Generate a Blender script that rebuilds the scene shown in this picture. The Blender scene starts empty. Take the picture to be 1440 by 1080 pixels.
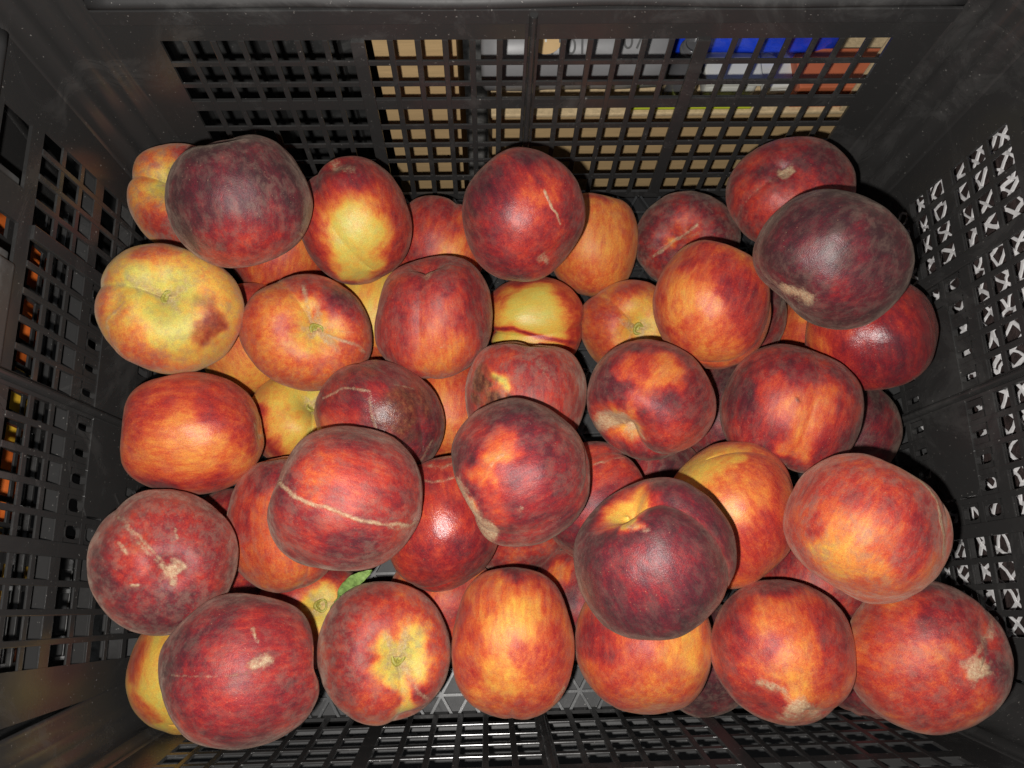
import bpy, bmesh, math, random
import numpy as np
from mathutils import Vector, Matrix

# ------------------------------------------------------------------ camera, world, light
sc = bpy.context.scene
C = sc.collection
CAM = np.array([-.0316, -.1201, .579])
TILT, ROLL, YAW, FPX = .2699, .1010, -.1243, 1137.0
_f = np.array([0, math.sin(TILT), -math.cos(TILT)]); _u = np.array([0, math.cos(TILT), math.sin(TILT)]); _r = np.array([1., 0, 0])
_r2 = math.cos(ROLL) * _r + math.sin(ROLL) * _u; _u2 = -math.sin(ROLL) * _r + math.cos(ROLL) * _u
_R = np.array([[math.cos(YAW), -math.sin(YAW), 0], [math.sin(YAW), math.cos(YAW), 0], [0, 0, 1]])
FWD, RIGHT, UP = _R @ _f, _R @ _r2, _R @ _u2
cd = bpy.data.cameras.new('camera'); cam = bpy.data.objects.new('camera', cd); C.objects.link(cam)
M = Matrix((RIGHT.tolist(), UP.tolist(), (-FWD).tolist())).transposed().to_4x4()
M.translation = Vector(CAM.tolist()); cam.matrix_world = M
cd.sensor_fit = 'HORIZONTAL'; cd.sensor_width = 36; cd.lens = FPX / 1440 * 36
cd.clip_start = .01; cd.clip_end = 50
sc.camera = cam

w = bpy.data.worlds.new("World"); sc.world = w; w.use_nodes = True
w.node_tree.nodes['Background'].inputs[0].default_value = (.9, .95, 1, 1)
w.node_tree.nodes['Background'].inputs[1].default_value = .075

# the phone's flash, a small lamp just below and left of the lens
ld = bpy.data.lights.new('phone_flash', 'POINT'); ld.energy = 12.2; ld.shadow_soft_size = .004
ld.color = (1, .97, .93)
lo = bpy.data.objects.new('phone_flash', ld); C.objects.link(lo)
lo.location = (CAM - .019 * RIGHT - .019 * UP).tolist()
# dim fill light added overhead, in place of faint ambient room light
ad = bpy.data.lights.new('room_fill', 'AREA'); ad.shape = 'RECTANGLE'; ad.size = 1.2; ad.size_y = .5; ad.energy = .6
ad.color = (.85, .93, 1)
ao = bpy.data.objects.new('room_fill', ad); C.objects.link(ao); ao.location = (.1, .9, 1.7)
ao.rotation_euler = (math.radians(-28), 0, 0)

sc.view_settings.view_transform = 'Standard'; sc.view_settings.look = 'None'
sc.view_settings.exposure = 0; sc.view_settings.gamma = 1
sc.render.resolution_x = 1024; sc.render.resolution_y = 768

random.seed(4); rng = np.random.default_rng(7)

# ------------------------------------------------------------------ materials
class NT:
    def __init__(s, name):
        s.m = bpy.data.materials.new(name); s.m.use_nodes = True; s.t = s.m.node_tree
        s.b = s.t.nodes['Principled BSDF']
    def n(s, typ, **kw):
        nd = s.t.nodes.new(typ)
        for k, v in kw.items():
            if k.startswith('i_'):
                nd.inputs[k[2:].replace('_', ' ')].default_value = v
            else: setattr(nd, k, v)
        return nd
    def l(s, a, b): s.t.links.new(a, b)
    def math(s, op, a, b=None, clamp=False):
        nd = s.t.nodes.new('ShaderNodeMath'); nd.operation = op; nd.use_clamp = clamp
        for i, x in enumerate((a, b)):
            if x is None: continue
            if isinstance(x, (int, float)): nd.inputs[i].default_value = x
            else: s.l(x, nd.inputs[i])
        return nd.outputs[0]
    def mix(s, fac, a, b, bt='MIX'):
        nd = s.t.nodes.new('ShaderNodeMix'); nd.data_type = 'RGBA'; nd.blend_type = bt
        for i, x in ((0, fac), (6, a), (7, b)):
            if isinstance(x, (int, float)): nd.inputs[i].default_value = x
            elif isinstance(x, tuple): nd.inputs[i].default_value = (*x, 1) if len(x) == 3 else x
            else: s.l(x, nd.inputs[i])
        return nd.outputs[2]
    def noise(s, vec, scale, detail=3, rough=.55, dist=0):
        nd = s.n('ShaderNodeTexNoise'); nd.inputs['Scale'].default_value = scale
        nd.inputs['Detail'].default_value = detail; nd.inputs['Roughness'].default_value = rough
        nd.inputs['Distortion'].default_value = dist
        if vec is not None: s.l(vec, nd.inputs['Vector'])
        return nd.outputs['Fac']
    def ramp(s, fac, stops, interp='LINEAR'):
        nd = s.n('ShaderNodeValToRGB'); cr = nd.color_ramp; cr.interpolation = interp
        while len(cr.elements) < len(stops): cr.elements.new(.5)
        for e, (p, c) in zip(cr.elements, stops):
            e.position = p; e.color = (*c, 1) if len(c) == 3 else c
        s.l(fac, nd.inputs[0]); return nd.outputs[0]
    def maprange(s, v, a, b, c=0., d=1.):
        nd = s.n('ShaderNodeMapRange'); nd.interpolation_type = 'SMOOTHSTEP'
        for i, x in enumerate((a, b, c, d)): nd.inputs[i + 1].default_value = x
        s.l(v, nd.inputs[0]); return nd.outputs[0]

def peach_material():
    t = NT('peach_skin'); tc = t.n('ShaderNodeTexCoord').outputs['Object']
    oi = t.n('ShaderNodeObjectInfo').outputs['Random']
    at = lambda nm: t.n('ShaderNodeAttribute', attribute_name=nm).outputs['Fac']
    ripe, pale, dusty, rot, gloss = map(at, ('ripe', 'pale', 'dusty', 'rot', 'gloss'))
    def mapped(sx, sy, sz):
        mp = t.n('ShaderNodeMapping'); mp.inputs['Scale'].default_value = (sx, sy, sz); t.l(tc, mp.inputs['Vector'])
        off = t.n('ShaderNodeCombineXYZ')
        for i in range(3): t.l(t.math('MULTIPLY', oi, 3.7 + 5 * i), off.inputs[i])
        t.l(off.outputs[0], mp.inputs['Location']); return mp.outputs[0]
    streak = t.noise(mapped(300, 300, 60), 1, 4, .66, .25)
    mott = t.noise(mapped(95, 95, 80), 1, 6, .66, .25)
    fine = t.noise(mapped(1050, 1050, 900), 1, 3, .8)
    tiny = t.noise(mapped(2200, 2200, 2200), 1, 1, .5)
    v = t.math('ADD', ripe, t.math('MULTIPLY', t.math('SUBTRACT', streak, .5), .40))
    v = t.math('ADD', v, t.math('MULTIPLY', t.math('MULTIPLY', t.math('SUBTRACT', mott, .5), .44), t.math('ADD', .35, t.math('MULTIPLY', ripe, .9))))
    v = t.math('ADD', v, t.math('MULTIPLY', t.math('MULTIPLY', t.math('SUBTRACT', fine, .5), .34), t.math('ADD', .45, t.math('MULTIPLY', ripe, .7))), clamp=True)
    col = t.ramp(v, [(0, (.60, .52, .10)), (.14, (.72, .44, .065)), (.30, (.72, .25, .045)), (.44, (.60, .105, .028)),
                     (.57, (.44, .036, .022)), (.70, (.25, .016, .021)), (.84, (.110, .013, .022)), (1, (.044, .014, .019))])
    # fuzz and dust
    dn = t.maprange(t.noise(mapped(170, 170, 120), 1, 6, .72, .3), .42, .64)
    scr = t.maprange(t.noise(mapped(420, 420, 70), 1, 5, .7, 1.6), .63, .74)
    dd = t.math('MULTIPLY', dusty, t.math('ADD', t.math('MULTIPLY', dn, .60), .06), clamp=True)
    dd = t.math('MULTIPLY', dd, t.math('ADD', .45, t.math('MULTIPLY', fine, 1.1)), clamp=True)
    col = t.mix(dd, col, (.25, .16, .12))
    col = t.mix(t.math('MULTIPLY', scr, t.math('MULTIPLY', dusty, .30)), col, (.5, .36, .24))
    fl = t.maprange(t.noise(mapped(900, 900, 1300), 1, 4, .85, .8), .60, .70)
    fp = t.maprange(t.noise(mapped(90, 90, 90), 1, 4, .7), .38, .62)
    col = t.mix(t.math('MULTIPLY', t.math('MULTIPLY', fl, fp), t.math('MULTIPLY', dusty, .55)), col, (.62, .46, .38))
    # tiny pale lenticels
    vo = t.n('ShaderNodeTexVoronoi'); vo.inputs['Scale'].default_value = 1; t.l(mapped(330, 330, 330), vo.inputs['Vector'])
    sp = t.maprange(vo.outputs['Distance'], .03, .13, 1, 0)
    pick = t.math('GREATER_THAN', t.noise(mapped(60, 60, 60), 1, 2), .54)
    col = t.mix(t.math('MULTIPLY', t.math('MULTIPLY', sp, pick), .35), col, (.6, .36, .2))
    # pale scars and sutures, torn by noise
    pn = t.maprange(t.math('ADD', pale, t.math('MULTIPLY', t.math('SUBTRACT', t.noise(mapped(420, 420, 380), 1, 5, .78), .5), 1.3)), .20, .90)
    pn = t.math('MULTIPLY', pn, t.maprange(pale, .03, .25), clamp=True)
    pc = t.ramp(t.noise(mapped(700, 700, 700), 1, 4, .7), [(.35, (.40, .20, .12)), (.52, (.50, .36, .21)), (.7, (.62, .50, .32))])
    col = t.mix(t.math('MULTIPLY', pn, .86), col, pc)
    # rot and bruises
    rn = t.math('MULTIPLY', rot, t.math('ADD', .45, t.math('MULTIPLY', t.noise(mapped(420, 420, 420), 1, 4, .7), 1.0)), clamp=True)
    rc = t.ramp(t.noise(mapped(300, 300, 300), 1, 4, .7), [(.32, (.030, .012, .010)), (.5, (.12, .040, .022)), (.7, (.27, .11, .045))])
    col = t.mix(rn, col, rc)
    col = t.mix(1.0, col, t.ramp(tiny, [(.25, (.78, .78, .78)), (.75, (1.2, 1.2, 1.2))]), 'MULTIPLY')
    t.l(col, t.b.inputs['Base Color'])
    rg = t.math('SUBTRACT', t.math('ADD', .42, t.math('MULTIPLY', dusty, .12)), t.math('MULTIPLY', gloss, .20))
    t.l(rg, t.b.inputs['Roughness'])
    t.l(t.math('ADD', .33, t.math('MULTIPLY', gloss, .40)), t.b.inputs['Specular IOR Level'])
    sw = t.math('MULTIPLY', t.math('ADD', .05, t.math('MULTIPLY', dusty, .27)), t.math('ADD', .35, t.math('ADD', t.math('MULTIPLY', dn, .55), t.math('MULTIPLY', fine, .7))))
    t.l(sw, t.b.inputs['Sheen Weight'])
    t.b.inputs['Sheen Roughness'].default_value = .50
    t.b.inputs['Sheen Tint'].default_value = (.92, .74, .58, 1)
    h = t.math('ADD', t.math('MULTIPLY', fine, .5), t.math('MULTIPLY', tiny, .5))
    h = t.math('ADD', h, t.math('MULTIPLY', pn, t.math('ADD', .4, t.math('MULTIPLY', t.noise(mapped(900, 900, 900), 1, 4, .8), 2.6))))
    h = t.math('ADD', h, t.math('MULTIPLY', rn, 1.5))
    h = t.math('ADD', h, t.math('MULTIPLY', mott, 1.4))
    bp = t.n('ShaderNodeBump'); bp.inputs['Strength'].default_value = .38; bp.inputs['Distance'].default_value = .0006
    t.l(h, bp.inputs['Height']); t.l(bp.outputs[0], t.b.inputs['Normal'])
    return t.m

def plastic_material(name, base=(.021, .0205, .021), dust=(.13, .125, .12), amt=.5, rough=.36):
    t = NT(name); tc = t.n('ShaderNodeTexCoord').outputs['Object']
    geo = t.n('ShaderNodeNewGeometry').outputs['Position']
    d1 = t.maprange(t.noise(geo, 13, 8, .70, 1.4), .50, .72)
    mp = t.n('ShaderNodeMapping'); mp.inputs['Rotation'].default_value = (.5, .7, .9); mp.inputs['Scale'].default_value = (160, 12, 40)
    t.l(geo, mp.inputs['Vector'])
    d2 = t.maprange(t.noise(mp.outputs[0], 1, 5, .7, .6), .60, .76)
    sp = t.maprange(t.noise(geo, 560, 2, .5), .71, .76)
    a = t.math('ADD', t.math('MULTIPLY', d1, amt * .50), t.math('MULTIPLY', d2, amt * .18), clamp=True)
    col = t.mix(a, base, dust)
    col = t.mix(t.math('MULTIPLY', sp, .5), col, (.4, .38, .35))
    t.l(col, t.b.inputs['Base Color'])
    r = t.math('ADD', rough, t.math('MULTIPLY', t.noise(geo, 70, 4, .6), .10))
    r = t.math('ADD', r, t.math('MULTIPLY', a, .5)); t.l(r, t.b.inputs['Roughness']); t.b.inputs['Specular IOR Level'].default_value = .6
    bp = t.n('ShaderNodeBump'); bp.inputs['Strength'].default_value = .14; bp.inputs['Distance'].default_value = .0008
    hh = t.math('ADD', t.noise(geo, 90, 5, .6), t.math('MULTIPLY', t.noise(geo, 700, 2), .12))
    t.l(hh, bp.inputs['Height']); t.l(bp.outputs[0], t.b.inputs['Normal'])
    return t.m

def simple(name, col, rough=.6, var=.25, scale=60, bump=.2, dist=.0006, stretch=(1, 1, 1), **kw):
    t = NT(name); geo = t.n('ShaderNodeNewGeometry').outputs['Position']
    mp = t.n('ShaderNodeMapping'); mp.inputs['Scale'].default_value = stretch; t.l(geo, mp.inputs['Vector'])
    n1 = t.noise(mp.outputs[0], scale, 5, .65)
    lo_ = tuple(c * (1 - var) for c in col); hi = tuple(min(1, c * (1 + var)) for c in col)
    t.l(t.ramp(n1, [(.3, lo_), (.7, hi)]), t.b.inputs['Base Color'])
    t.b.inputs['Roughness'].default_value = rough
    for k, v in kw.items(): t.b.inputs[k.replace('_', ' ')].default_value = v
    bp = t.n('ShaderNodeBump'); bp.inputs['Strength'].default_value = bump; bp.inputs['Distance'].default_value = dist
    t.l(n1, bp.inputs['Height']); t.l(bp.outputs[0], t.b.inputs['Normal'])
    return t.m

PEACH = peach_material()
BLACK = plastic_material('black_plastic', (.034, .033, .0325), (.13, .127, .122), .60, .19)
BLACK2 = plastic_material('dark_grey_plastic', (.045, .045, .045), (.16, .16, .155), .8, .45)
RIMM = plastic_material('worn_rim_plastic', (.030, .029, .029), (.12, .118, .114), .9, .50)
BASEM = plastic_material('floor_plastic', (.008, .008, .009), (.05, .05, .05), .8, .5)
RIBM = plastic_material('floor_rib_plastic', (.028, .029, .030), (.16, .16, .16), .8, .32)
STEM = simple('stem_scar', (.34, .30, .055), .5, .5, 900, .5)
LEAFM = simple('leaf_green', (.19, .30, .08), .45, .45, 350)
CARD = simple('cardboard', (.60, .41, .20), .8, .10, 30, .25, .0008, (1, 1, 9))
CARD2 = simple('cardboard_edge', (.62, .47, .27), .85, .2, 260, .5, .001)
CONC = simple('dusty_ground', (.20, .195, .185), .8, .5, 90, .8, .004)
WHITE = simple('white_plastic', (.66, .66, .60), .4, .06, 40)
NETM = simple('white_net', (.88, .86, .86), .45, .12, 300)
GREYB = simple('grey_film', (.23, .23, .235), .38, .12, 30)
BLUE = simple("blue_plastic", (.014, .07, .85), .28, .25, 26, .6, .004)
ORNG = simple('orange_card', (.55, .145, .06), .6, .15, 30)
LIME = simple('lime_plastic', (.55, .62, .04), .35, .1, 30)
BROWN = simple('sack_contents', (.040, .026, .024), .7, .6, 160, .7, .003)
INK = simple('grey_ink', (.07, .07, .07), .6, .1, 60)
YEL = simple('yellow_fruit_skin', (.70, .42, .035), .5, .15, 60)
ORF = simple('orange_fruit_skin', (.62, .13, .02), .5, .25, 60)
CLEAR = simple('grey_clear_plastic', (.10, .10, .105), .15, .1, 60)

# ------------------------------------------------------------------ object helpers
def link(name, me, mat=None, parent=None, loc=(0, 0, 0), rot=(0, 0, 0), scale=(1, 1, 1)):
    o = bpy.data.objects.new(name, me); C.objects.link(o)
    if me and mat and not me.materials: me.materials.append(mat)
    o.parent = parent; o.location = loc; o.rotation_euler = rot; o.scale = scale
    return o
def empty(name, loc=(0, 0, 0), rot=(0, 0, 0), parent=None):
    o = bpy.data.objects.new(name, None); C.objects.link(o); o.location = loc; o.rotation_euler = rot; o.parent = parent
    o.empty_display_size = .02; return o
def tag(o, label=None, cat=None, group=None, kind=None):
    for k, v in (('label', label), ('category', cat), ('group', group), ('kind', kind)):
        if v: o[k] = v
    return o
def bm_box(bm, x0, x1, y0, y1, z0, z1, bev=0):
    r = bmesh.ops.create_cube(bm, size=1)
    bmesh.ops.scale(bm, vec=(x1 - x0, y1 - y0, z1 - z0), verts=r['verts'])
    bmesh.ops.translate(bm, vec=((x0 + x1) / 2, (y0 + y1) / 2, (z0 + z1) / 2), verts=r['verts'])
    if bev:
        es = list({e for v in r['verts'] for e in v.link_edges})
        bmesh.ops.bevel(bm, geom=es, offset=bev, segments=2, profile=.6, affect='EDGES')
def mesh(name, bm, smooth=False):
    me = bpy.data.meshes.new(name); bm.to_mesh(me); bm.free()
    if smooth: me.polygons.foreach_set('use_smooth', [True] * len(me.polygons))
    return me
def box_mesh(name, dims, bev=.0005):
    bm = bmesh.new(); bm_box(bm, *dims, bev); return mesh(name, bm)
def prism(bm, pts, y0, y1):
    """extrude polygon given in x,z between y0 and y1"""
    a = [bm.verts.new((x, y0, z)) for x, z in pts]; b = [bm.verts.new((x, y1, z)) for x, z in pts]
    n = len(pts)
    bm.faces.new(a); bm.faces.new(b[::-1])
    for i in range(n): bm.faces.new((a[i], b[i], b[(i + 1) % n], a[(i + 1) % n]))
def lathe(prof, seg=24):
    bm = bmesh.new(); rings = []
    for r, z in prof:
        rings.append([bm.verts.new((r * math.cos(2 * math.pi * i / seg), r * math.sin(2 * math.pi * i / seg), z)) for i in range(seg)])
    for a, b in zip(rings, rings[1:]):
        for i in range(seg): bm.faces.new((a[i], a[(i + 1) % seg], b[(i + 1) % seg], b[i]))
    bm.faces.new(rings[0][::-1]); bm.faces.new(rings[-1])
    return bm

# ------------------------------------------------------------------ crate
X0, Y0, K = .2641, .1917, .074
ZT = [.1709, .1488, .1300, .1071, .0865, .0665, .0479, .0250]
ZB = [.1538, .1350, .1187, .0923, .0720, .0525, .0319, .0070]
LTOP = .1985; STOP = .2150; TOP = LTOP
CTOP = .245
YN, KN = .1868, .150   # near wall: inner face at the base, lean
BW, EX = .0042, .0056
def cols(groups, p):
    n = sum(groups); tot = n * p - BW + (len(groups) - 1) * EX
    out = []; x = -tot / 2; 
    for gi, g in enumerate(groups):
        for i in range(g): out.append((x, x + p - BW)); x += p
        x += EX
    return out
FAR = cols([7, 6, 6, 7], .0163); SIDE = cols([4, 5, 5, 4], .01547)
T = .0021   # wall thickness

def ovalcell(bm, x0, x1, z0, z1, w, y0, y1, n=16):
    """plate over the cell with an upright oval hole, w = hole width"""
    cx, cz = (x0 + x1) / 2, (z0 + z1) / 2; hz = (z1 - z0) * .46; hw = w / 2
    inner, outer = [], []
    for i in range(n):
        a = 2 * math.pi * i / n; ca, sa = math.cos(a), math.sin(a)
        ex = .55
        inner.append((cx + hw * math.copysign(abs(ca) ** ex, ca), cz + hz * math.copysign(abs(sa) ** ex, sa)))
        s = 1 / max(abs(ca), abs(sa)); outer.append((cx + (x1 - x0) / 2 * ca * s, cz + (z1 - z0) / 2 * sa * s))
    V = {}
    for k, y in (('a', y0), ('b', y1)):
        V[k] = ([bm.verts.new((x, y, z)) for x, z in inner], [bm.verts.new((x, y, z)) for x, z in outer])
    for i in range(n):
        j = (i + 1) % n
        bm.faces.new((V['a'][0][i], V['a'][0][j], V['a'][1][j], V['a'][1][i]))
        bm.faces.new((V['b'][0][j], V['b'][0][i], V['b'][1][i], V['b'][1][j]))
        bm.faces.new((V['a'][0][j], V['a'][0][i], V['b'][0][i], V['b'][0][j]))

def wobble(bm, amp=.0007):
    for v in bm.verts:
        v.co.y += amp * math.sin(v.co.x * 37 + v.co.z * 50) ; v.co.x += amp * .4 * math.sin(v.co.z * 90 + v.co.x * 31)

BARCACHE = {}
def cached_box(key, dims, bev):
    if key not in BARCACHE:
        BARCACHE[key] = box_mesh(key[0], dims, bev); BARCACHE[key].materials.append(BLACK)
    return BARCACHE[key]

def build_wall(parent, loc, rz, cells, half0, side, mat=BLACK, panel=True, k=K):
    TOP = STOP if side else LTOP
    """wall with local x along it, y outward, z up its slope"""
    bm = bmesh.new(); cut = .030; g = cells[-1][1]; 
    zb = ZB[-1]
    hx = lambda z: half0 + K * z - cut
    for s in (-1, 1):   # solid ends of the wall
        prism(bm, [(s * g, 0.0), (s * hx(0), 0.0), (s * hx(TOP), TOP), (s * g, TOP)], 0, T)
    bm_box(bm, -g, g, 0, T, 0, zb)
    if side:
        bm_box(bm, -g, g, 0, T, ZT[0], .1815)
        bm_box(bm, -g, g, 0, T, .2050, TOP)
        for a, b in ((-g, -g + .004), (-.103 - .0, -.083), (-.060, .060), (.083, .103), (g - .004, g)):
            bm_box(bm, a, b, 0, T, .1815, .2050)
    else:
        bm_box(bm, -g, g, 0, T, ZT[0], TOP)
    bmesh.ops.recalc_face_normals(bm, faces=bm.faces)
    wall = link('wall', mesh('wall', bm), mat, parent, loc, (-math.atan(k), 0, rz), (1, 1, 1))
    wall.rotation_mode = 'XYZ'
    wall.matrix_local = Matrix.Translation(loc) @ Matrix.Rotation(rz, 4, 'Z') @ Matrix.Rotation(-math.atan(k), 4, 'X')
    H = ZT[0] - zb
    # upright bars between the columns of holes
    mid = (cells[len(cells) // 2 - 1][1] + cells[len(cells) // 2][0]) / 2
    for a, b in zip(cells, cells[1:]):
        xc = (a[1] + b[0]) / 2; wd = (b[0] - a[1]) * .86
        if wd > BW * 1.5:
            if abs(xc - mid) < 1e-6:
                me = BARCACHE.get(('centre', side))
                if me is None:
                    bm = bmesh.new()
                    n = 8; prof = [(-wd / 2, T + .0005), (-wd / 2, -.0005)] + [(-wd * .30 * math.cos(math.pi * i / n), -.0012 - .0042 * math.sin(math.pi * i / n)) for i in range(n + 1)] + [(wd / 2, -.0005), (wd / 2, T + .0005)]
                    lo_ = [bm.verts.new((x, y, -.0 if i else 0)) for i, (x, y) in enumerate(prof)]
                    hi_ = [bm.verts.new((x, y, TOP - zb - .006)) for x, y in prof]
                    for i in range(len(prof)):
                        j = (i + 1) % len(prof); bm.faces.new((lo_[i], lo_[j], hi_[j], hi_[i]))
                    bm.faces.new(lo_[::-1]); bm.faces.new(hi_)
                    bmesh.ops.recalc_face_normals(bm, faces=bm.faces)
                    me = mesh('rib', bm); me.materials.append(mat); BARCACHE[('centre', side)] = me
                link('rib', me, None, wall, (xc, 0, zb))
            else:
                link('rib', cached_box(('thick_bar', round(wd, 4)), (-wd / 2, wd / 2, -.0018, .0012, 0, H), .0006), None, wall, (xc, 0, zb))
        else:
            link('bar', cached_box(('upright_bar', round(wd, 4)), (-wd / 2, wd / 2, -.0004, .0014, 0, H), .0005), None, wall, (xc, 0, zb))
    # level bars between the rows, with ledges standing out at every second one
    for r in range(7):
        z1, z0 = ZB[r], ZT[r + 1]; q_ = (z1 - z0) * .10; z1 -= q_; z0 += q_
        bm = bmesh.new(); bm_box(bm, -g, g, -.0002, .0012, z0, z1, .0004)
        link('bar', mesh('level_bar', bm), mat, wall)
        if (side and r in (2, 4, 6)) or r == 2:
            zc = (z0 + z1) / 2; bm = bmesh.new(); bm_box(bm, -g - .01, g + .01, .0017, T + (.0075 if side and rz > 0 else .0030), zc - .0013, zc + .0013, .0004)
            link('ledge', mesh('ledge', bm), mat, wall)
    if side and panel:
        bm = bmesh.new(); bm_box(bm, -.058, .058, -.0035, -.0003, .1835, .1965, .0016); link('handle', mesh('handle', bm), BLACK2, wall)
        for s in (-1, 1):
            for q0 in (.103, .0600):
                bm = bmesh.new(); bm_box(bm, s * q0 if s > 0 else s * q0 - .006, s * q0 + .006 if s > 0 else s * q0, .0024, .012, .182, .204, .001); link('tab', mesh('tab', bm), BLACK2, wall)
        c0, c1 = cells[5][0] - BW / 2, cells[12][1] + BW / 2
        bm = bmesh.new(); zl, zh = ZT[6] , ZB[3]
        # slightly raised smooth panel with an arched outline
        prism(bm, [(c0 + .003, zl + .003), (c0 + .008, zl - .001), (c1 - .008, zl - .001), (c1 - .003, zl + .003), (c1 - .003, zh - .003), (c1 - .008, zh + .0005), (c0 + .008, zh + .0005), (c0 + .003, zh - .003)], -.0010, T + .0010)
        bmesh.ops.recalc_face_normals(bm, faces=bm.faces)
        link('panel', mesh('panel', bm), mat, wall)
        bm = bmesh.new()
        for i in range(4, 14):
            for r in (3, 6):
                wd = .0078 if i in (4, 5, 12, 13) else .0062 if i in (6, 11) else .0048
                ovalcell(bm, cells[i][0] - .0003, cells[i][1] + .0003, ZB[r] - .0003, ZT[r] + .0003, wd, -.0002, T)
        for i in (4, 13):
            for r in (4, 5): ovalcell(bm, cells[i][0] - .0003, cells[i][1] + .0003, ZB[r] - .0003, ZT[r] + .0003, .0085, -.0002, T)
        link('hole_surround', mesh('hole_surround', bm), mat, wall)
        # moulded arrow mark on the panel
        bm = bmesh.new(); ax = -.052 if rz > 0 else .052
        for s in (-1, 1):
            a0 = Vector((ax, 0, .052)); a1 = Vector((ax + s * .007, 0, .060)); d = (a1 - a0).normalized(); nrm = Vector((-d.z, 0, d.x)) * .0007
            prism(bm, [((a0 + nrm).x, (a0 + nrm).z), ((a1 + nrm).x, (a1 + nrm).z), ((a1 - nrm).x, (a1 - nrm).z), ((a0 - nrm).x, (a0 - nrm).z)], -.0018, -.0009)
        bmesh.ops.recalc_face_normals(bm, faces=bm.faces)
        link('moulded_arrow', mesh('moulded_arrow', bm), mat, wall)
    return wall

def build_rim(parent, mat=RIMM):
    # closed profile swept round a rounded rectangle
    prof = [(0, TOP - .0035), (-.0012, TOP - .0030), (-.0014, TOP - .0010), (-.0008, TOP + .0006), (.0006, TOP + .0022), (.0045, TOP + .0040), (.024, TOP + .0042), (.0275, TOP + .0025), (.028, TOP - .022), (.025, TOP - .022), (.0248, TOP - .001), (.004, TOP - .001), (.0030, TOP - .0035)]
    out = []
    for k_, (half, dist) in enumerate(((X0, Y0), (Y0, X0), (X0, Y0), (Y0, X0))):
        half = half + K * LTOP - .031; dist = dist + K * LTOP if k_ != 2 else YN + KN * LTOP; dz = 0 if k_ in (0, 2) else STOP - LTOP; a = k_ * math.pi / 2; bm = bmesh.new(); rings = []; N = 40
        for i in range(N + 1):
            s = -half + 2 * half * i / N
            rings.append([bm.verts.new((s + 0, dist + o + .0007 * math.sin(s * 29 + k_), z + dz + .0005 * math.sin(s * 41 + k_ * 2))) for o, z in prof])
        for a_, b_ in zip(rings, rings[1:]):
            for i in range(len(prof)):
                j = (i + 1) % len(prof); bm.faces.new((a_[i], b_[i], b_[j], a_[j]))
        bm.faces.new(rings[0]); bm.faces.new(rings[-1][::-1])
        bmesh.ops.rotate(bm, verts=bm.verts, cent=(0, 0, 0), matrix=Matrix.Rotation(a, 3, 'Z'))
        bmesh.ops.recalc_face_normals(bm, faces=bm.faces)
        out.append(link('rim', mesh('rim', bm, True), mat, parent))
        if k_ in (0, 2):   # band standing slightly proud under the rim of the long walls
            bm = bmesh.new(); d_ = dist + (K if k_ == 0 else KN) * (.190 - LTOP); bm_box(bm, -half, half, d_ - .0016, d_ + .0004, .1835, TOP - .0035, .0005)
            bmesh.ops.rotate(bm, verts=bm.verts, cent=(0, 0, 0), matrix=Matrix.Rotation(a, 3, 'Z')); link('band', mesh('band', bm), mat, parent)
    return out

def build_corner(parent, sx, sy, mat=BLACK):
    bm = bmesh.new(); n = 14; rc = .030; rings = []
    prof = []
    for i in range(n + 1):
        t_ = i / n; bump = .0032 * math.exp(-((t_ - .33) / .055) ** 2) - .0026 * math.exp(-((t_ - .55) / .16) ** 2) + .0028 * math.exp(-((t_ - .78) / .05) ** 2)
        prof.append((math.radians(90 * t_), bump))
    nz = 16
    for layer, off in (('in', 0), ('out', T)):
        for k in range(nz + 1):
            z = CTOP * k / nz; ring = []
            for a, b in prof:
                rr = rc - b + off
                ring.append(bm.verts.new((sx * (X0 + K * z - rc + rr * math.cos(a)), sy * ((Y0 + K * z if sy > 0 else YN + KN * z) - rc + rr * math.sin(a)), z)))
            rings.append(ring)
    for base in (0, nz + 1):
        for k in range(nz):
            a, b = rings[base + k], rings[base + k + 1]
            for i in range(n):
                f = (a[i], a[i + 1], b[i + 1], b[i]); bm.faces.new(f)
    for k in range(nz):
        for i in (0, n):
            bm.faces.new((rings[k][i], rings[k + 1][i], rings[nz + 2 + k][i], rings[nz + 1 + k][i]))
    for k in (0, nz):
        for i in range(n): bm.faces.new((rings[k][i], rings[k][i + 1], rings[nz + 1 + k][i + 1], rings[nz + 1 + k][i]))
    bmesh.ops.recalc_face_normals(bm, faces=bm.faces)
    return link('corner_post', mesh('corner_post', bm, True), mat, parent)

crate = tag(empty('plastic_crate', (0, 0, 0)), 'black plastic crate with square lattice walls holding all the peaches', 'crate')
build_wall(crate, (0, Y0, 0), 0, FAR, X0, False)
build_wall(crate, (0, -YN, 0), math.pi, FAR, X0, False, k=KN)
build_wall(crate, (-X0, 0, 0), math.pi / 2, SIDE, Y0, True)
build_wall(crate, (X0, 0, 0), -math.pi / 2, SIDE, Y0, True)
build_rim(crate)
for sx in (-1, 1):
    for sy in (-1, 1): build_corner(crate, sx, sy)
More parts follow.
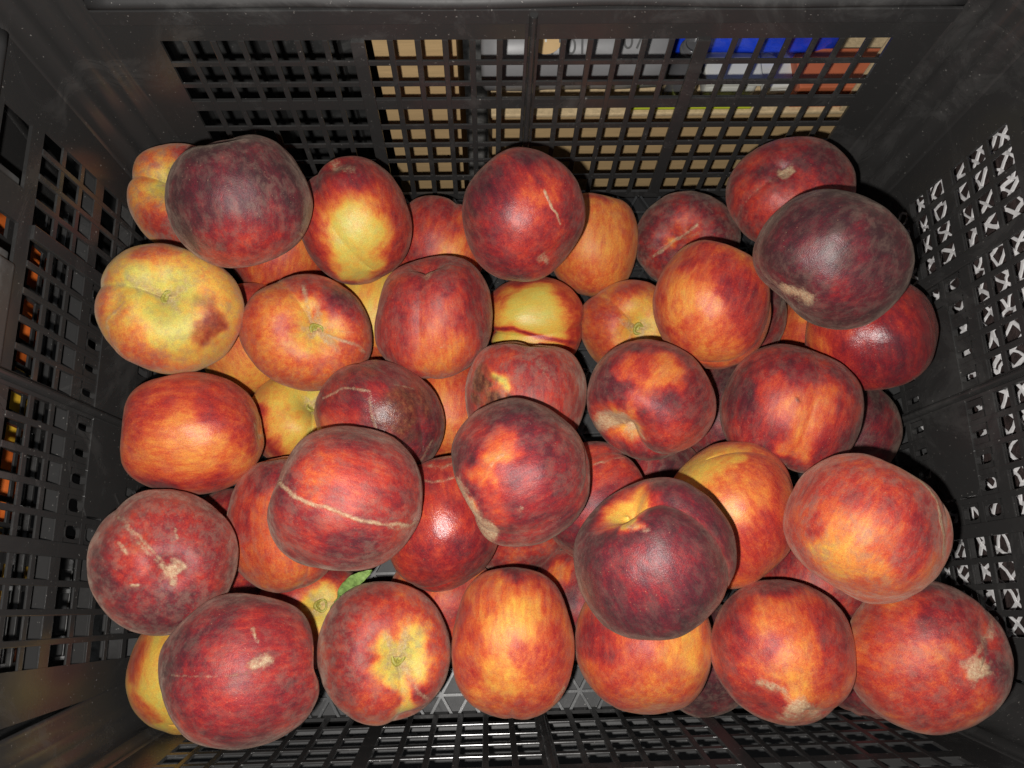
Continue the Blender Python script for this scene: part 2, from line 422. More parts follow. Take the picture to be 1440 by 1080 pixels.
# base: plate with a moulded triangle pattern
bm = bmesh.new(); bm_box(bm, -X0 + .001, X0 - .001, -Y0 + .001, Y0 - .001, -.004, -.0002)
crate_base = link('base', mesh('base', bm), BASEM, crate)
bm = bmesh.new(); st = .0185
def ribseg(bm, a, b, wd, z0, z1):
    a, b = Vector(a), Vector(b); d = (b - a).normalized(); nn = Vector((-d.y, d.x)) * wd / 2
    p = [a + nn, b + nn, b - nn, a - nn]
    lo_ = [bm.verts.new((q.x, q.y, z0)) for q in p]; hi_ = [bm.verts.new((q.x, q.y, z1)) for q in p]
    bm.faces.new(hi_); [bm.faces.new((lo_[i], lo_[(i + 1) % 4], hi_[(i + 1) % 4], hi_[i])) for i in range(4)]
def clipseg(a, b, X, Y):
    (x0, y0), (x1, y1) = a, b; t0, t1 = 0, 1; dx, dy = x1 - x0, y1 - y0
    for p_, q_ in ((-dx, x0 + X), (dx, X - x0), (-dy, y0 + Y), (dy, Y - y0)):
        if abs(p_) < 1e-12:
            if q_ < 0: return None
        else:
            t_ = q_ / p_
            if p_ < 0: t0 = max(t0, t_)
            else: t1 = min(t1, t_)
    return None if t0 >= t1 else ((x0 + t0 * dx, y0 + t0 * dy), (x0 + t1 * dx, y0 + t1 * dy))
hts = [.0040, .0043, .0046]
for fi, ang in enumerate((0, 60, 120)):
    a = math.radians(ang); d = (math.cos(a), math.sin(a)); nn = (-d[1], d[0])
    for i in range(-34, 35):
        o = (nn[0] * i * st * .866, nn[1] * i * st * .866)
        sgm = clipseg((o[0] - d[0], o[1] - d[1]), (o[0] + d[0], o[1] + d[1]), X0 - .002, Y0 - .002)
        if sgm: ribseg(bm, sgm[0], sgm[1], .0017, -.001, hts[fi])
bmesh.ops.recalc_face_normals(bm, faces=bm.faces)
rb = link('rib_pattern', mesh('rib_pattern', bm), RIBM, crate_base)

# ------------------------------------------------------------------ peaches
def hash3(ix, iy, iz, seed):
    h = (ix.astype(np.int64) * 374761393 + iy.astype(np.int64) * 668265263 + iz.astype(np.int64) * 2147483647 + seed * 974634777) & 0xffffffff
    h = ((h ^ (h >> 13)) * 1274126177) & 0xffffffff
    h = ((h ^ (h >> 16)) * 2246822519) & 0xffffffff
    return (h ^ (h >> 15)) / 4294967295.0 * 2 - 1
def vnoise(p, scale, seed):
    q = p * scale + 100.37; i = np.floor(q); f = q - i; f = f * f * (3 - 2 * f); i = i.astype(np.int64)
    r = 0
    for dx in (0, 1):
        for dy in (0, 1):
            for dz in (0, 1):
                wgt = (f[:, 0] if dx else 1 - f[:, 0]) * (f[:, 1] if dy else 1 - f[:, 1]) * (f[:, 2] if dz else 1 - f[:, 2])
                r = r + wgt * hash3(i[:, 0] + dx, i[:, 1] + dy, i[:, 2] + dz, seed)
    return r
def fbm(p, scale, seed, oct=3):
    r = 0; a = 1
    for o in range(oct): r = r + a * vnoise(p, scale * 2 ** o, seed + o * 17); a *= .5
    return r / 1.6
def sstep(x, a, b):
    t_ = np.clip((x - a) / (b - a), 0, 1); return t_ * t_ * (3 - 2 * t_)
def unit(v): v = np.array(v, float); return v / np.linalg.norm(v)
def uvdir(u, v, w=None):
    if w is None:
        q = u * u + v * v
        if q > .97: s = math.sqrt(.97 / q); u, v = u * s, v * s; q = .97
        w = math.sqrt(1 - q)
    return unit((u, v, w))

GRIDS = {}
def grid(nt, npn):
    if (nt, npn) in GRIDS: return GRIDS[(nt, npn)]
    s = np.linspace(0, 1, nt + 1)[1:-1]; th = math.pi * (s - .055 * np.sin(2 * math.pi * s) )
    # azimuth spacing tighter round the suture at phi=0
    q = np.linspace(-1, 1, npn, endpoint=False); ph = math.pi * (q - .09 * np.sin(math.pi * q) * 1.0 + 0)
    ph = math.pi * (np.abs(q) ** 1.25) * np.sign(q)
    TH, PH = np.meshgrid(th, ph, indexing='ij'); TH = TH.ravel(); PH = PH.ravel()
    TH = np.concatenate([TH, [0, math.pi]]); PH = np.concatenate([PH, [0, 0]])
    n1 = len(th); faces = []
    for i in range(n1 - 1):
        for j in range(npn):
            k = (j + 1) % npn; faces.append((i * npn + j, (i + 1) * npn + j, (i + 1) * npn + k, i * npn + k))
    tp, bt = n1 * npn, n1 * npn + 1
    for j in range(npn):
        k = (j + 1) % npn; faces.append((tp, j, k)); faces.append((bt, (n1 - 1) * npn + k, (n1 - 1) * npn + j))
    GRIDS[(nt, npn)] = (TH, PH, faces); return GRIDS[(nt, npn)]

def make_peach(label, px, py, D, rr, rx, ry, rot=0, axis=(0, .9, .4), sut=(0, 0, 1), base=.6, spots=(), lines=(), stem=False,
               sy=.0, sp=0., tip=.0, tippale=0., dust=.4, rots=(), rl=(), gloss=0., res=1, cav=1., groove=1., low=.14, lumps=(), mat=PEACH,
               cat='peach', group='peaches piled in the black crate', name='peach', pos=None, R=None, seed=None):
    """axis and sut: directions of the stem and of the suture side, in the frame (right, up, towards the phone) of this view"""
    if pos is None:
        P = CAM + D * (FWD + (px - 720) / FPX * RIGHT + (540 - py) / FPX * UP); R = rr * D / FPX
    else: P = np.array(pos, float)
    seed = seed if seed is not None else int(px * 7 + py * 13)
    wv = unit(CAM - P); rv = unit(RIGHT - wv * (RIGHT @ wv)); uv = np.cross(wv, rv)
    B = np.column_stack([rv, uv, wv])       # view frame -> world
    az = unit(axis); ax_ = np.array(sut, float); ax_ = ax_ - az * (ax_ @ az)
    if np.linalg.norm(ax_) < 1e-3: ax_ = np.array([.3, .5, -.7]); ax_ = ax_ - az * (ax_ @ az)
    ax_ = unit(ax_); ay = np.cross(az, ax_); L = np.column_stack([ax_, ay, az])   # local -> view
    nt, npn = {2: (130, 176), 1: (84, 120), 0: (40, 60)}[res]
    TH, PH, faces = grid(nt, npn)
    d = np.column_stack([np.sin(TH) * np.cos(PH), np.sin(TH) * np.sin(PH), np.cos(TH)])
    rs = np.random.default_rng(seed)
    r = np.ones(len(TH))
    side = np.sin(TH) ** .5
    gprof = np.exp(-(np.abs(PH) / .20) ** 1.3)
    along = .35 + .65 * np.exp(-(TH / 1.1) ** 2) + .25 * np.exp(-((math.pi - TH) / .5) ** 2)
    r -= groove * .095 * gprof * along * side
    r += groove * .022 * np.exp(-((np.abs(PH) - .55) / .38) ** 2) * side * np.exp(-(TH / 1.4) ** 2)
    cv = np.exp(-(TH / .36) ** 2)
    r *= (np.sin(TH) ** 2.16 + np.abs(np.cos(TH)) ** 2.16) ** (-1 / 2.16)
    r -= cav * (.24 * cv * (1 + .25 * np.cos(PH)) + .02 * np.exp(-(TH / .7) ** 2))
    r += cav * .02 * np.exp(-((TH - .75) / .25) ** 2)
    r += tip * np.exp(-((math.pi - TH) / .20) ** 2) * .10 - .012 * np.exp(-((math.pi - TH) / .45) ** 2)
    r += .028 * np.cos(2 * PH + rs.uniform(-.5, .5)) * np.sin(TH) ** 2
    r += .050 * vnoise(d, 1.5, seed) + .010 * vnoise(d, 4, seed + 3) + .0022 * vnoise(d, 14, seed + 5)
    v = d * r[:, None]; v[:, 2] *= .93
    vv = v @ L.T; dv = d @ L.T
    for (lu, lv, lr, la) in lumps:
        c_ = uvdir(lu, lv); ang = np.arccos(np.clip(dv @ c_, -1, 1)); vv = vv * (1 + la * np.exp(-(ang / lr) ** 2))[:, None]
    cr, sr = math.cos(math.radians(rot)), math.sin(math.radians(-rot))
    Q = np.array([[cr, sr, 0], [-sr, cr, 0], [0, 0, 1]])
    w_ = vv @ Q.T
    if rx is None: rx = ry = rr
    fx, fy = (rx / rr, ry / rr) if rr else (1, 1)
    for ax2, fct in ((0, fx), (1, fy), (2, 1.0)):
        mn, mx = w_[:, ax2].min(), w_[:, ax2].max(); w_[:, ax2] = ((w_[:, ax2] - (mn + mx) / 2) / ((mx - mn) / 2)) * fct
    vv = w_ @ Q
    local = (vv @ L) * R           # into stem frame, metres
    # --- skin attributes
    wd = np.column_stack([vnoise(d, 3.1, seed + 11), vnoise(d, 3.1, seed + 12), vnoise(d, 3.1, seed + 13)]) * .17 + \
         np.column_stack([vnoise(d, 9, seed + 14), vnoise(d, 9, seed + 15), vnoise(d, 9, seed + 16)]) * .07
    dw = dv + wd; dw /= np.linalg.norm(dw, axis=1)[:, None]
    ripe = np.full(len(TH), float(base)) + 1.7 * low * fbm(d * np.array([1, 1, .6]), 2.6, seed + 21)
    for (su, sv, rad, tgt, *o) in spots:
        wt = o[0] if o else 1.
        c_ = uvdir(su, sv); ang = np.arccos(np.clip(dw @ c_, -1, 1)); a = wt * (1 - sstep(ang, rad * .32, rad * 1.28))
        ripe = ripe * (1 - a) + tgt * a
    for (pts, wdt, tgt) in rl:
        pj = dv[:, :2] + wd[:, :2] * .15; best = np.full(len(TH), 9.)
        for (a0, a1) in zip(pts, pts[1:]):
            a0, a1 = np.array(a0), np.array(a1); e = a1 - a0; tt = np.clip(((pj - a0) @ e) / (e @ e), 0, 1); best = np.minimum(best, np.linalg.norm(pj - a0 - tt[:, None] * e, axis=1))
        a = np.exp(-(best / wdt) ** 2) * (dv[:, 2] > 0); ripe = ripe * (1 - a) + tgt * a
    if sy: a = sy * (1 - sstep(TH + .12 * vnoise(d, 6, seed + 2), .22, .62)); ripe = ripe * (1 - a) + .03 * a
    ripe = ripe - .10 * groove * np.exp(-(PH / .06) ** 2) * np.sin(TH) * (sy > 0)
    pale = np.zeros(len(TH))
    jit = .035 * vnoise(d, 5, seed + 31)
    nz_ = .5 + .5 * fbm(d, 9, seed + 33)
    if sp: pale = np.maximum(pale, sp * np.exp(-((PH + jit) * np.sin(TH) / .038) ** 2) * (PH > -1.5) * (PH < 1.5) * (.35 + nz_))
    if tippale: pale = np.maximum(pale, tippale * (1 - sstep((math.pi - TH) + .12 * vnoise(d, 7, seed + 8), .05, .22)))
    if stem: pale = np.maximum(pale, .62 * (1 - sstep(TH * (1 + .35 * np.sin(PH * 3 + seed) + .25 * np.sin(PH * 5 + seed)), .10, .34)))
    for (pts, wdt, amt) in lines:
        pj = dv[:, :2] + wd[:, :2] * .22; best = np.full(len(TH), 9.)
        for (a0, a1) in zip(pts, pts[1:]):
            a0, a1 = np.array(a0), np.array(a1); e = a1 - a0; L2 = e @ e + 1e-9
            tt = np.clip(((pj - a0) @ e) / L2, 0, 1); best = np.minimum(best, np.linalg.norm(pj - a0 - tt[:, None] * e, axis=1))
        front = (dv[:, 2] > .02)
        pale = np.maximum(pale, amt * np.exp(-(best / wdt) ** 2) * front * (.5 + .75 * nz_))
    pale = np.clip(pale, 0, 1)
    rotm = np.zeros(len(TH))
    for (su, sv, rad, amt) in rots:
        c_ = uvdir(su, sv); ang = np.arccos(np.clip(dw @ c_, -1, 1)); rotm = np.maximum(rotm, amt * (1 - sstep(ang, rad * .5, rad * 1.1)))
    du = np.clip(dust * (.35 + .75 * (.5 + .6 * fbm(d, 2.4, seed + 41))) + .25 * dust * np.exp(-(PH / .12) ** 2), 0, 1)
    me = bpy.data.meshes.new(name)
    me.from_pydata(local.tolist(), [], faces); me.polygons.foreach_set('use_smooth', [True] * len(me.polygons))
    for nm_, arr in (('ripe', ripe), ('pale', pale), ('dusty', du), ('rot', rotm), ('gloss', np.full(len(TH), gloss))):
        at = me.attributes.new(nm_, 'FLOAT', 'POINT'); at.data.foreach_set('value', arr.astype(np.float32))
    me.update(); me.materials.append(mat)
    o = bpy.data.objects.new(name, me); C.objects.link(o)
    Rm = Matrix((B @ L).tolist()).to_4x4(); Rm.translation = Vector(P.tolist()); o.matrix_world = Rm
    tag(o, label, cat, group)
    if stem:
        z0 = local[-2][2]
        bm = lathe([(.0034, -.0010), (.0037, .0006), (.0031, .0013), (.0022, .0009), (.0016, .0000), (.0008, .0002)], 20)
        for vtx in bm.verts:
            a = math.atan2(vtx.co.y, vtx.co.x); k_ = 1 + .12 * math.sin(3 * a + seed); vtx.co.x *= k_; vtx.co.y *= k_; vtx.co.z += .0003 * math.sin(2 * a + seed)
        s = link('stem_scar', mesh('stem_scar', bm, True), STEM, o, (local[-2][0], local[-2][1], z0 + .0018), scale=(1.2, 1.2, 1.7))
    return o
POS={'A':(338.0,284.0,0.4644,95.1,98.6,91.7,0), 'B':(258.8,279.9,0.5521,74.0,72.9,75.2,0), 'C':(500.0,312.0,0.5234,83.7,78.9,88.8,0),
'D':(618.0,347.8,0.5908,70.2,70.2,70.2,0), 'E':(737.0,303.0,0.4839,89.4,86.5,92.4,0), 'F':(833.8,345.7,0.5958,67.2,63.1,71.6,0),
'G':(965.8,336.9,0.5975,69.9,73.0,66.9,0), 'H':(1110.0,270.0,0.5404,80.8,86.9,75.1,0), 'I':(1168.0,366.1,0.4522,101.6,106.1,97.4,0),
'J':(1224.0,468.1,0.5102,83.1,86.2,80.2,0), 'K':(1000.1,429.7,0.5026,85.6,81.2,90.2,0), 'L':(883.6,461.2,0.5797,68.5,70.1,66.9,0),
'M':(751.9,454.8,0.5792,67.7,69.9,65.6,0), 'N':(610.2,445.6,0.5167,84.6,82.7,86.6,0), 'O':(431.8,467.9,0.5102,86.0,90.6,81.7,0),
'P':(241.8,435.2,0.4820,93.6,96.1,91.2,0), 'Q':(395.0,347.6,0.5870,71.7,72.9,70.5,0), 'R':(349.6,479.2,0.5676,73.9,67.8,80.5,0),
'S':(274.2,608.8,0.4787,89.6,93.1,86.2,0), 'T':(424.3,590.1,0.5562,70.0,73.9,66.3,0), 'U':(534.9,591.0,0.4938,86.5,92.0,82.0,25),
'V':(635.9,579.7,0.5581,74.7,77.1,72.4,0), 'W':(522.3,445.4,0.5751,72.3,72.3,72.3,0), 'X':(740.0,562.0,0.5071,84.6,85.6,83.6,0),
'Y':(732.0,663.0,0.4370,100.5,98.0,103.0,0), 'Z':(914.9,562.2,0.4857,87.6,89.6,85.6,0), 'AA':(1112.1,575.9,0.4897,92.5,95.4,89.6,30),
'AB':(1031.3,443.1,0.5672,72.7,71.6,73.8,0), 'AC':(1154.5,474.8,0.5810,70.0,70.0,70.0,0), 'AD':(1192.4,606.8,0.5624,73.4,69.8,77.3,0),
'AE':(1021.1,586.4,0.5629,73.2,69.3,77.3,0), 'AF':(1025.7,722.3,0.4674,95.8,89.3,102.9,0), 'AG':(1216.1,742.1,0.4155,107.0,109.5,104.5,0),
'AH':(919.0,783.0,0.3996,112.3,113.3,111.4,0), 'AI':(836.6,706.7,0.4959,83.9,81.8,86.0,0), 'AK':(721.7,734.3,0.5405,74.5,77.8,71.3,0),
'AL':(815.6,850.5,0.5273,76.8,76.8,76.8,0), 'AM':(721.3,903.0,0.4569,93.4,85.7,101.7,0), 'AN':(905.0,908.0,0.4634,92.9,95.5,90.5,0),
'AO':(1099.6,915.0,0.4399,97.5,97.5,97.5,0), 'AP':(1299.4,920.0,0.4369,105.5,106.9,104.0,0), 'AQ':(622.0,735.9,0.4844,87.9,82.1,94.1,0),
'AR':(487.0,700.0,0.4287,103.6,106.6,100.7,0), 'AS':(404.3,734.6,0.4837,88.8,82.2,95.9,0), 'AT':(231.3,788.9,0.4335,99.4,97.9,100.9,0),
'AU':(338.2,941.3,0.4092,106.1,109.1,103.2,0), 'AV':(540.7,916.0,0.4593,94.2,93.2,95.2,0), 'AW':(260.0,944.8,0.5102,78.8,75.4,82.3,0),
'AX':(439.7,863.0,0.5218,76.4,79.0,73.9,0), 'AY':(330.0,767.2,0.5312,76.7,74.4,79.2,0), 'AZ':(621.5,845.5,0.5255,77.2,77.2,77.2,0),
'BA':(1145.8,816.8,0.5104,79.4,79.4,79.4,0), 'BB':(1220.0,928.8,0.5234,76.1,74.8,77.3,0), 'BC':(985.1,924.2,0.5199,79.7,79.7,79.7,0),
'BD':(917.6,676.8,0.5498,74.4,74.4,74.4,0)}

def PK(k, label, **kw):
    px, py, D, rr, rx, ry, rot = POS[k]; kw.setdefault('rot', rot)
    return make_peach(label, px, py, D, rr, rx, ry, **kw)
# top layer
PK('A', 'big dark maroon peach with red streaked underside, in the far left corner', lumps=[(-.15, .95, .22, -.13), (-.7, .3, .5, .04)], axis=(-.20, .93, .02), sut=(-.5, .1, -.5), base=.90,
   spots=[(.1, -.80, .72, .60), (-.25, -.45, .35, .72), (.35, -.55, .3, .66), (-.35, .75, .4, 1.0), (-.15, .97, .16, .35)], dust=.62, res=2, cav=.5, groove=.6,
   lines=[([(.78, -.50), (.86, -.62)], .035, .8), ([(-.5, .80), (-.1, .93)], .05, .8)], low=.08)
PK('E', 'red peach with a thin slanting pale scratch, topmost at the middle of the far wall', lumps=[(.38, -.62, .15, -.05), (.6, .6, .4, .04)], axis=(-.35, .62, -.65), sut=(.9, .1, .4), base=.70,
   spots=[(-.65, .45, .55, .86), (.28, .35, .38, .50), (.1, -.1, .3, .60), (.5, -.2, .3, .64), (0, .9, .3, .84), (-.6, -.5, .5, .76)], dust=.30, res=2, tip=.4, tippale=.5, low=.10, groove=.4,
   lines=[([(.34, .36), (.46, .08), (.60, -.12)], .022, .95), ([(.36, -.58), (.44, -.70)], .05, .6)], gloss=.25)
PK('I', 'very dark purple peach with a grey cream patch, topmost near the right wall', lumps=[(-.45, -.5, .2, -.07)], axis=(-.62, -.60, .15), sut=(-.8, .5, .2), base=.97,
   spots=[(.15, -.45, .55, .80), (-.3, .2, .4, .90), (.4, .0, .3, .88)], dust=.46, res=2, cav=.55, groove=.7, low=.06,
   lines=[([(-.62, -.50), (-.42, -.55), (-.30, -.62)], .10, .9), ([(-.96, .05), (-.86, -.25), (-.72, -.42)], .035, .5)], gloss=.3)
PK('Y', 'crimson peach with orange diagonal blush and cream cleft, topmost at the centre of the pile', lumps=[(-.80, -.55, .22, -.10), (-.4, -.9, .3, .05)], axis=(-.90, -.42, -.05), sut=(-.5, -.8, .35), base=.76,
   spots=[(-.05, .85, .6, .90), (.55, .35, .5, .80), (-.18, .24, .32, .34), (-.45, -.12, .30, .36), (-.1, .42, .25, .50), (-.35, -.45, .3, .56), (.2, -.4, .5, .72), (-.9, .1, .35, .84), (-.70, -.60, .22, .12)], dust=.50, res=2, cav=.45,
   lines=[([(-.90, -.22), (-.74, -.45), (-.56, -.70), (-.40, -.82)], .10, 1.3), ([(-.38, .06), (-.20, .22)], .035, .55), ([(-.02, -.53), (.02, -.50)], .04, .6)], low=.09)
PK('AH', 'large purple peach with a cream stem hollow near its top, topmost right of the centre', axis=(-.42, .72, .42), sut=(.30, .4, .5), base=.91,
   spots=[(-.1, -.15, .60, .79), (.2, .1, .4, .82), (-.55, .72, .30, .52), (-.28, .52, .16, .16), (-.15, .75, .2, .5)], sy=.75, dust=.30, res=2, cav=1.35, groove=1.6, low=.04,
   lines=[([(-.30, .45), (-.12, .38)], .07, .6), ([(-.42, .60), (-.30, .56)], .10, .75)], gloss=.1)
PK('AR', 'dusty red peach crossed by a long cream seam line, topmost left of the centre', axis=(-.93, .30, .05), sut=(0, 0, 1), base=.70,
   spots=[(-.15, .2, .5, .52), (.25, .25, .35, .58), (-.8, .6, .45, .82), (.1, .85, .45, .80), (-.6, -.4, .4, .66), (.1, -.75, .45, .82), (.75, -.1, .35, .70), (-.1, -.2, .3, .60)], sp=0., dust=.66, res=2, cav=.6, groove=.45, tip=.3,
   lines=[([(-.98, .30), (-.72, .16), (-.35, -.08), (.1, -.22), (.5, -.32), (.96, -.36)], .032, .95), ([(.5, -.34), (.92, -.38)], .07, .5)], low=.09)
PK('AG', 'dusty orange peach with a cream seam down its right, topmost beside the right wall', axis=(.55, .82, -.1), sut=(.95, -.2, .35), base=.52,
   spots=[(-.15, .0, .5, .36), (-.35, -.45, .45, .26), (0, -.55, .35, .34), (-.1, .55, .45, .58), (-.7, .5, .4, .60), (.62, .1, .35, .72), (.35, .35, .3, .60), (.1, -.85, .3, .48)], sp=.4, dust=.85, res=2, cav=.5, groove=.5, low=.09,
   lines=[([(.55, .82), (.80, .35), (.90, -.05), (.86, -.35)], .035, .9)])
# second layer
PK('B', 'dusty orange peach with yellow notch, half hidden behind the dark far left corner peach', axis=(-.35, .45, .80), sut=(-.9, .4, .2), base=.40,
   spots=[(-.3, .4, .4, .16), (-.3, -.55, .5, .60), (.2, .8, .4, .75)], sy=.8, dust=1.3, cav=1.3, groove=1.5, lines=[([(-.5, .5), (-.2, .42)], .06, .5)])
PK('C', 'red peach with one large bright yellow patch, right of the big dark maroon peach', lumps=[(-.3, .85, .2, -.09)], axis=(-.3, .75, -.55), sut=(-.6, .6, .4), base=.62,
   spots=[(-.75, .55, .4, .78), (.0, .75, .5, .74), (.0, -.15, .66, .16), (-.1, -.15, .42, .04), (.05, -.75, .42, .08), (.8, .0, .3, .62), (-.8, -.5, .25, .74)], dust=.32, res=2, low=.07,
   lines=[([(-.35, .86), (-.05, .78)], .09, .6)], gloss=.2)
PK('H', 'bright red peach with a round pale tip scar, behind the very dark purple peach', lumps=[(-.13, .45, .14, -.07)], axis=(.10, -.42, -.90), sut=(-.8, -.5, .4), base=.70,
   spots=[(.5, .6, .5, .86), (-.1, .35, .3, .80), (-.4, -.1, .4, .62), (-.1, -.3, .4, .60), (.3, .1, .35, .66), (-.7, -.6, .4, .72)], dust=.42, res=2, tip=-.4, tippale=.8, groove=.9, gloss=.25,
   lines=[([(-.22, .34), (-.55, .02), (-.80, -.45)], .035, .35)])
PK('J', 'smooth glossy crimson peach wedged against the right wall under the dark purple one', axis=(.2, -.9, -.3), sut=(0, 0, -1), base=.70,
   spots=[(-.85, .05, .5, .46), (-.4, .25, .35, .60), (.3, -.45, .6, .78), (.5, .4, .4, .68)], dust=.12, gloss=.8, res=2, low=.04)
PK('K', 'orange and red peach standing on its side, left of the dark purple peach', axis=(.3, .9, -.35), sut=(.9, 0, .1), base=.50,
   spots=[(-.5, .0, .6, .34), (-.1, -.7, .5, .40), (.45, .2, .5, .70), (.75, -.3, .4, .66), (-.2, .8, .4, .60), (-.15, -.1, .3, .36)], dust=.28, res=2, gloss=.1,
   lines=[([(.98, -.3), (.85, -.55)], .05, .5)])
PK('N', 'tall red peach with a grey stem end at its top, behind the bruised crimson one', lumps=[(-.1, .9, .22, -.10)], axis=(-.08, .93, .30), sut=(-.2, .3, .8), low=.06, base=.66,
   spots=[(.1, -.1, .5, .50), (.1, -.6, .6, .40), (.0, .6, .45, .70), (-.8, .1, .35, .66), (.75, .3, .4, .74), (-.4, .4, .3, .66)], dust=.50, res=2, cav=.8, groove=.8, sp=.12,
   lines=[([(-.05, .82), (-.08, .66)], .09, .75), ([(.05, -.52), (.18, -.40)], .02, .5)])
PK('O', 'orange red peach with stem scar and pale rays, right of the large yellow one', axis=(.17, .05, .98), sut=(-.5, .9, .0), low=.08, base=.46, stem=True, sy=.55,
   spots=[(-.4, .3, .45, .36), (-.35, -.3, .5, .36), (.1, -.6, .45, .44), (.55, .6, .45, .84), (.1, .75, .3, .62), (.0, .45, .2, .24), (.45, -.1, .3, .50), (-.25, .1, .2, .60), (-.7, .1, .25, .44)], dust=.50, res=2, cav=1.,
   lines=[([(-.05, .75), (.0, .45), (.1, .15)], .045, .7), ([(.25, .0), (.65, -.2), (.8, -.3)], .04, .7), ([(.25, .05), (.7, .02)], .03, .4)])
PK('P', 'large yellow peach with a green stem scar and a purple bruise, against the left wall', lumps=[(-.7, .15, .18, -.07), (-.6, -.5, .4, .05), (.5, .6, .4, .05)], axis=(-.05, .27, .93), sut=(-.9, .3, .0), base=.20, stem=True, sy=1.,
   spots=[(-.45, -.65, .5, .42), (.6, .75, .35, .40), (-.15, .90, .4, .46), (-.9, .1, .35, .36), (.45, -.18, .32, .52), (-.35, .42, .28, .0), (-.05, -.25, .38, .02), (.9, -.35, .3, .38), (.1, -.9, .35, .34)], rots=[(.45, -.18, .34, .55)], rl=[([(.0, .28), (-.4, .2), (-.66, -.1), (-.7, -.5)], .05, .30)], dust=.75, res=2, cav=1.25, groove=1.7, low=.05,
   lines=[([(-.5, .45), (-.1, .3)], .10, .45), ([(-.62, .1), (-.80, -.15), (-.78, -.45), (-.55, -.75)], .03, .6), ([(.0, .12), (.25, .35), (.2, .55)], .05, .5)])
PK('S', 'bright orange peach on its side with horizontal streaks, below the large yellow one', lumps=[(-.9, .6, .35, .06), (-.9, -.6, .35, .05), (.95, .0, .2, -.10)], axis=(-.95, .05, -.25), sut=(0, 1, -.5), base=.48,
   spots=[(0, -.1, .55, .33), (-.5, -.2, .4, .40), (.35, .5, .45, .62), (.0, .85, .4, .60), (-.4, -.85, .35, .80), (.3, -.75, .35, .62), (.75, .0, .35, .58), (-.8, .3, .3, .60)], dust=.25, res=2, tip=.7, tippale=.3, gloss=.2, low=.09,
   lines=[([(.84, .1), (.95, -.05)], .06, .8)])
PK('U', 'crimson peach with a brown sunken bruise and peeling skin, left of the centre', rot=25, axis=(-.6, .5, -.5), sut=(.2, .6, .6), base=.76,
   spots=[(-.85, -.1, .35, .46), (-.55, -.05, .35, .60), (.55, -.45, .45, .84), (.1, .8, .4, .80)], rots=[(.28, .12, .42, .75), (.62, .35, .30, .6), (.45, -.2, .2, .4)], dust=.35, gloss=.65, res=2,
   lines=[([(-.85, .35), (-.5, .5), (-.15, .45), (-.1, .1), (.0, -.25), (.2, -.55)], .028, .7), ([(.62, -.7), (.80, -.35)], .03, .5), ([(.2, .55), (.5, .5)], .035, .5)], low=.08)
PK('X', 'dusty pinkish peach with a rotting brown blemish, just behind the central crimson one', lumps=[(-.3, .95, .2, -.05), (.6, .3, .4, .04)], axis=(0, .97, .1), sut=(.2, .1, -.9), base=.60,
   spots=[(-.3, .25, .35, .50), (-.45, -.2, .35, .44), (.5, .0, .5, .62), (.2, .5, .5, .68)], rots=[(-.66, .30, .22, 1.), (-.55, .02, .20, 1.), (-.22, -.02, .14, .9), (-.80, .0, .2, .9), (-.45, .42, .10, .6)], rl=[([(-.42, .34), (-.30, .26), (-.26, .16)], .06, .02)], dust=.95, res=2, cav=.6,
   lines=[([(-.40, .25), (-.33, .18), (-.25, .10)], .045, .5), ([(-.1, .9), (.2, .6), (.35, .2)], .09, .35)], low=.06)
PK('Z', 'maroon and orange peach with a torn cream stem end at its lower left', lumps=[(-.75, -.35, .2, -.08)], axis=(-.52, -.55, .62), sut=(.3, -.8, .2), base=.72,
   spots=[(.35, .5, .38, .40), (.05, .25, .35, .38), (-.2, .5, .3, .54), (-.7, .2, .4, .84), (.75, .2, .4, .76), (.3, -.2, .35, .80), (.35, -.6, .4, .62), (-.15, .85, .3, .84), (-.25, -.1, .2, .52)], dust=.45, res=2, cav=1.3, groove=1.2, sy=.7,
   lines=[([(-.75, -.42), (-.50, -.40), (-.38, -.62)], .17, 1.4), ([(-.35, -.6), (-.15, -.72)], .06, .7), ([(-.9, -.3), (-.6, -.45)], .05, .5)])
PK('AA', 'maroon and orange peach with a tiny dark speck at its middle, towards the right wall', rot=35, lumps=[(-.45, -.85, .2, -.11), (-.8, -.3, .4, .05)], axis=(-.30, -.92, -.1), sut=(.2, -.2, .9), base=.68,
   spots=[(.2, -.05, .42, .42), (.45, .25, .35, .50), (.1, -.45, .3, .40), (-.65, .25, .5, .86), (-.3, -.2, .3, .70), (.0, .7, .5, .74), (.8, -.1, .3, .60), (-.25, .3, .25, .58)], rots=[(.18, .06, .05, .8)], dust=.40, res=2, cav=.8, groove=1.,
   lines=[([(-.55, -.72), (-.2, -.90), (.05, -.96)], .04, .6)])
PK('AF', 'yellow and orange peach with a red lower right flank, behind the large purple one', axis=(.4, -.8, -.5), sut=(.9, .5, .2), base=.46,
   spots=[(-.55, .65, .55, .12), (-.1, .8, .3, .22), (.1, .1, .45, .40), (.6, -.4, .5, .60), (.7, .3, .3, .56), (.1, -.5, .4, .54), (-.2, .1, .3, .34)], dust=.22, res=2, low=.08, gloss=.2)
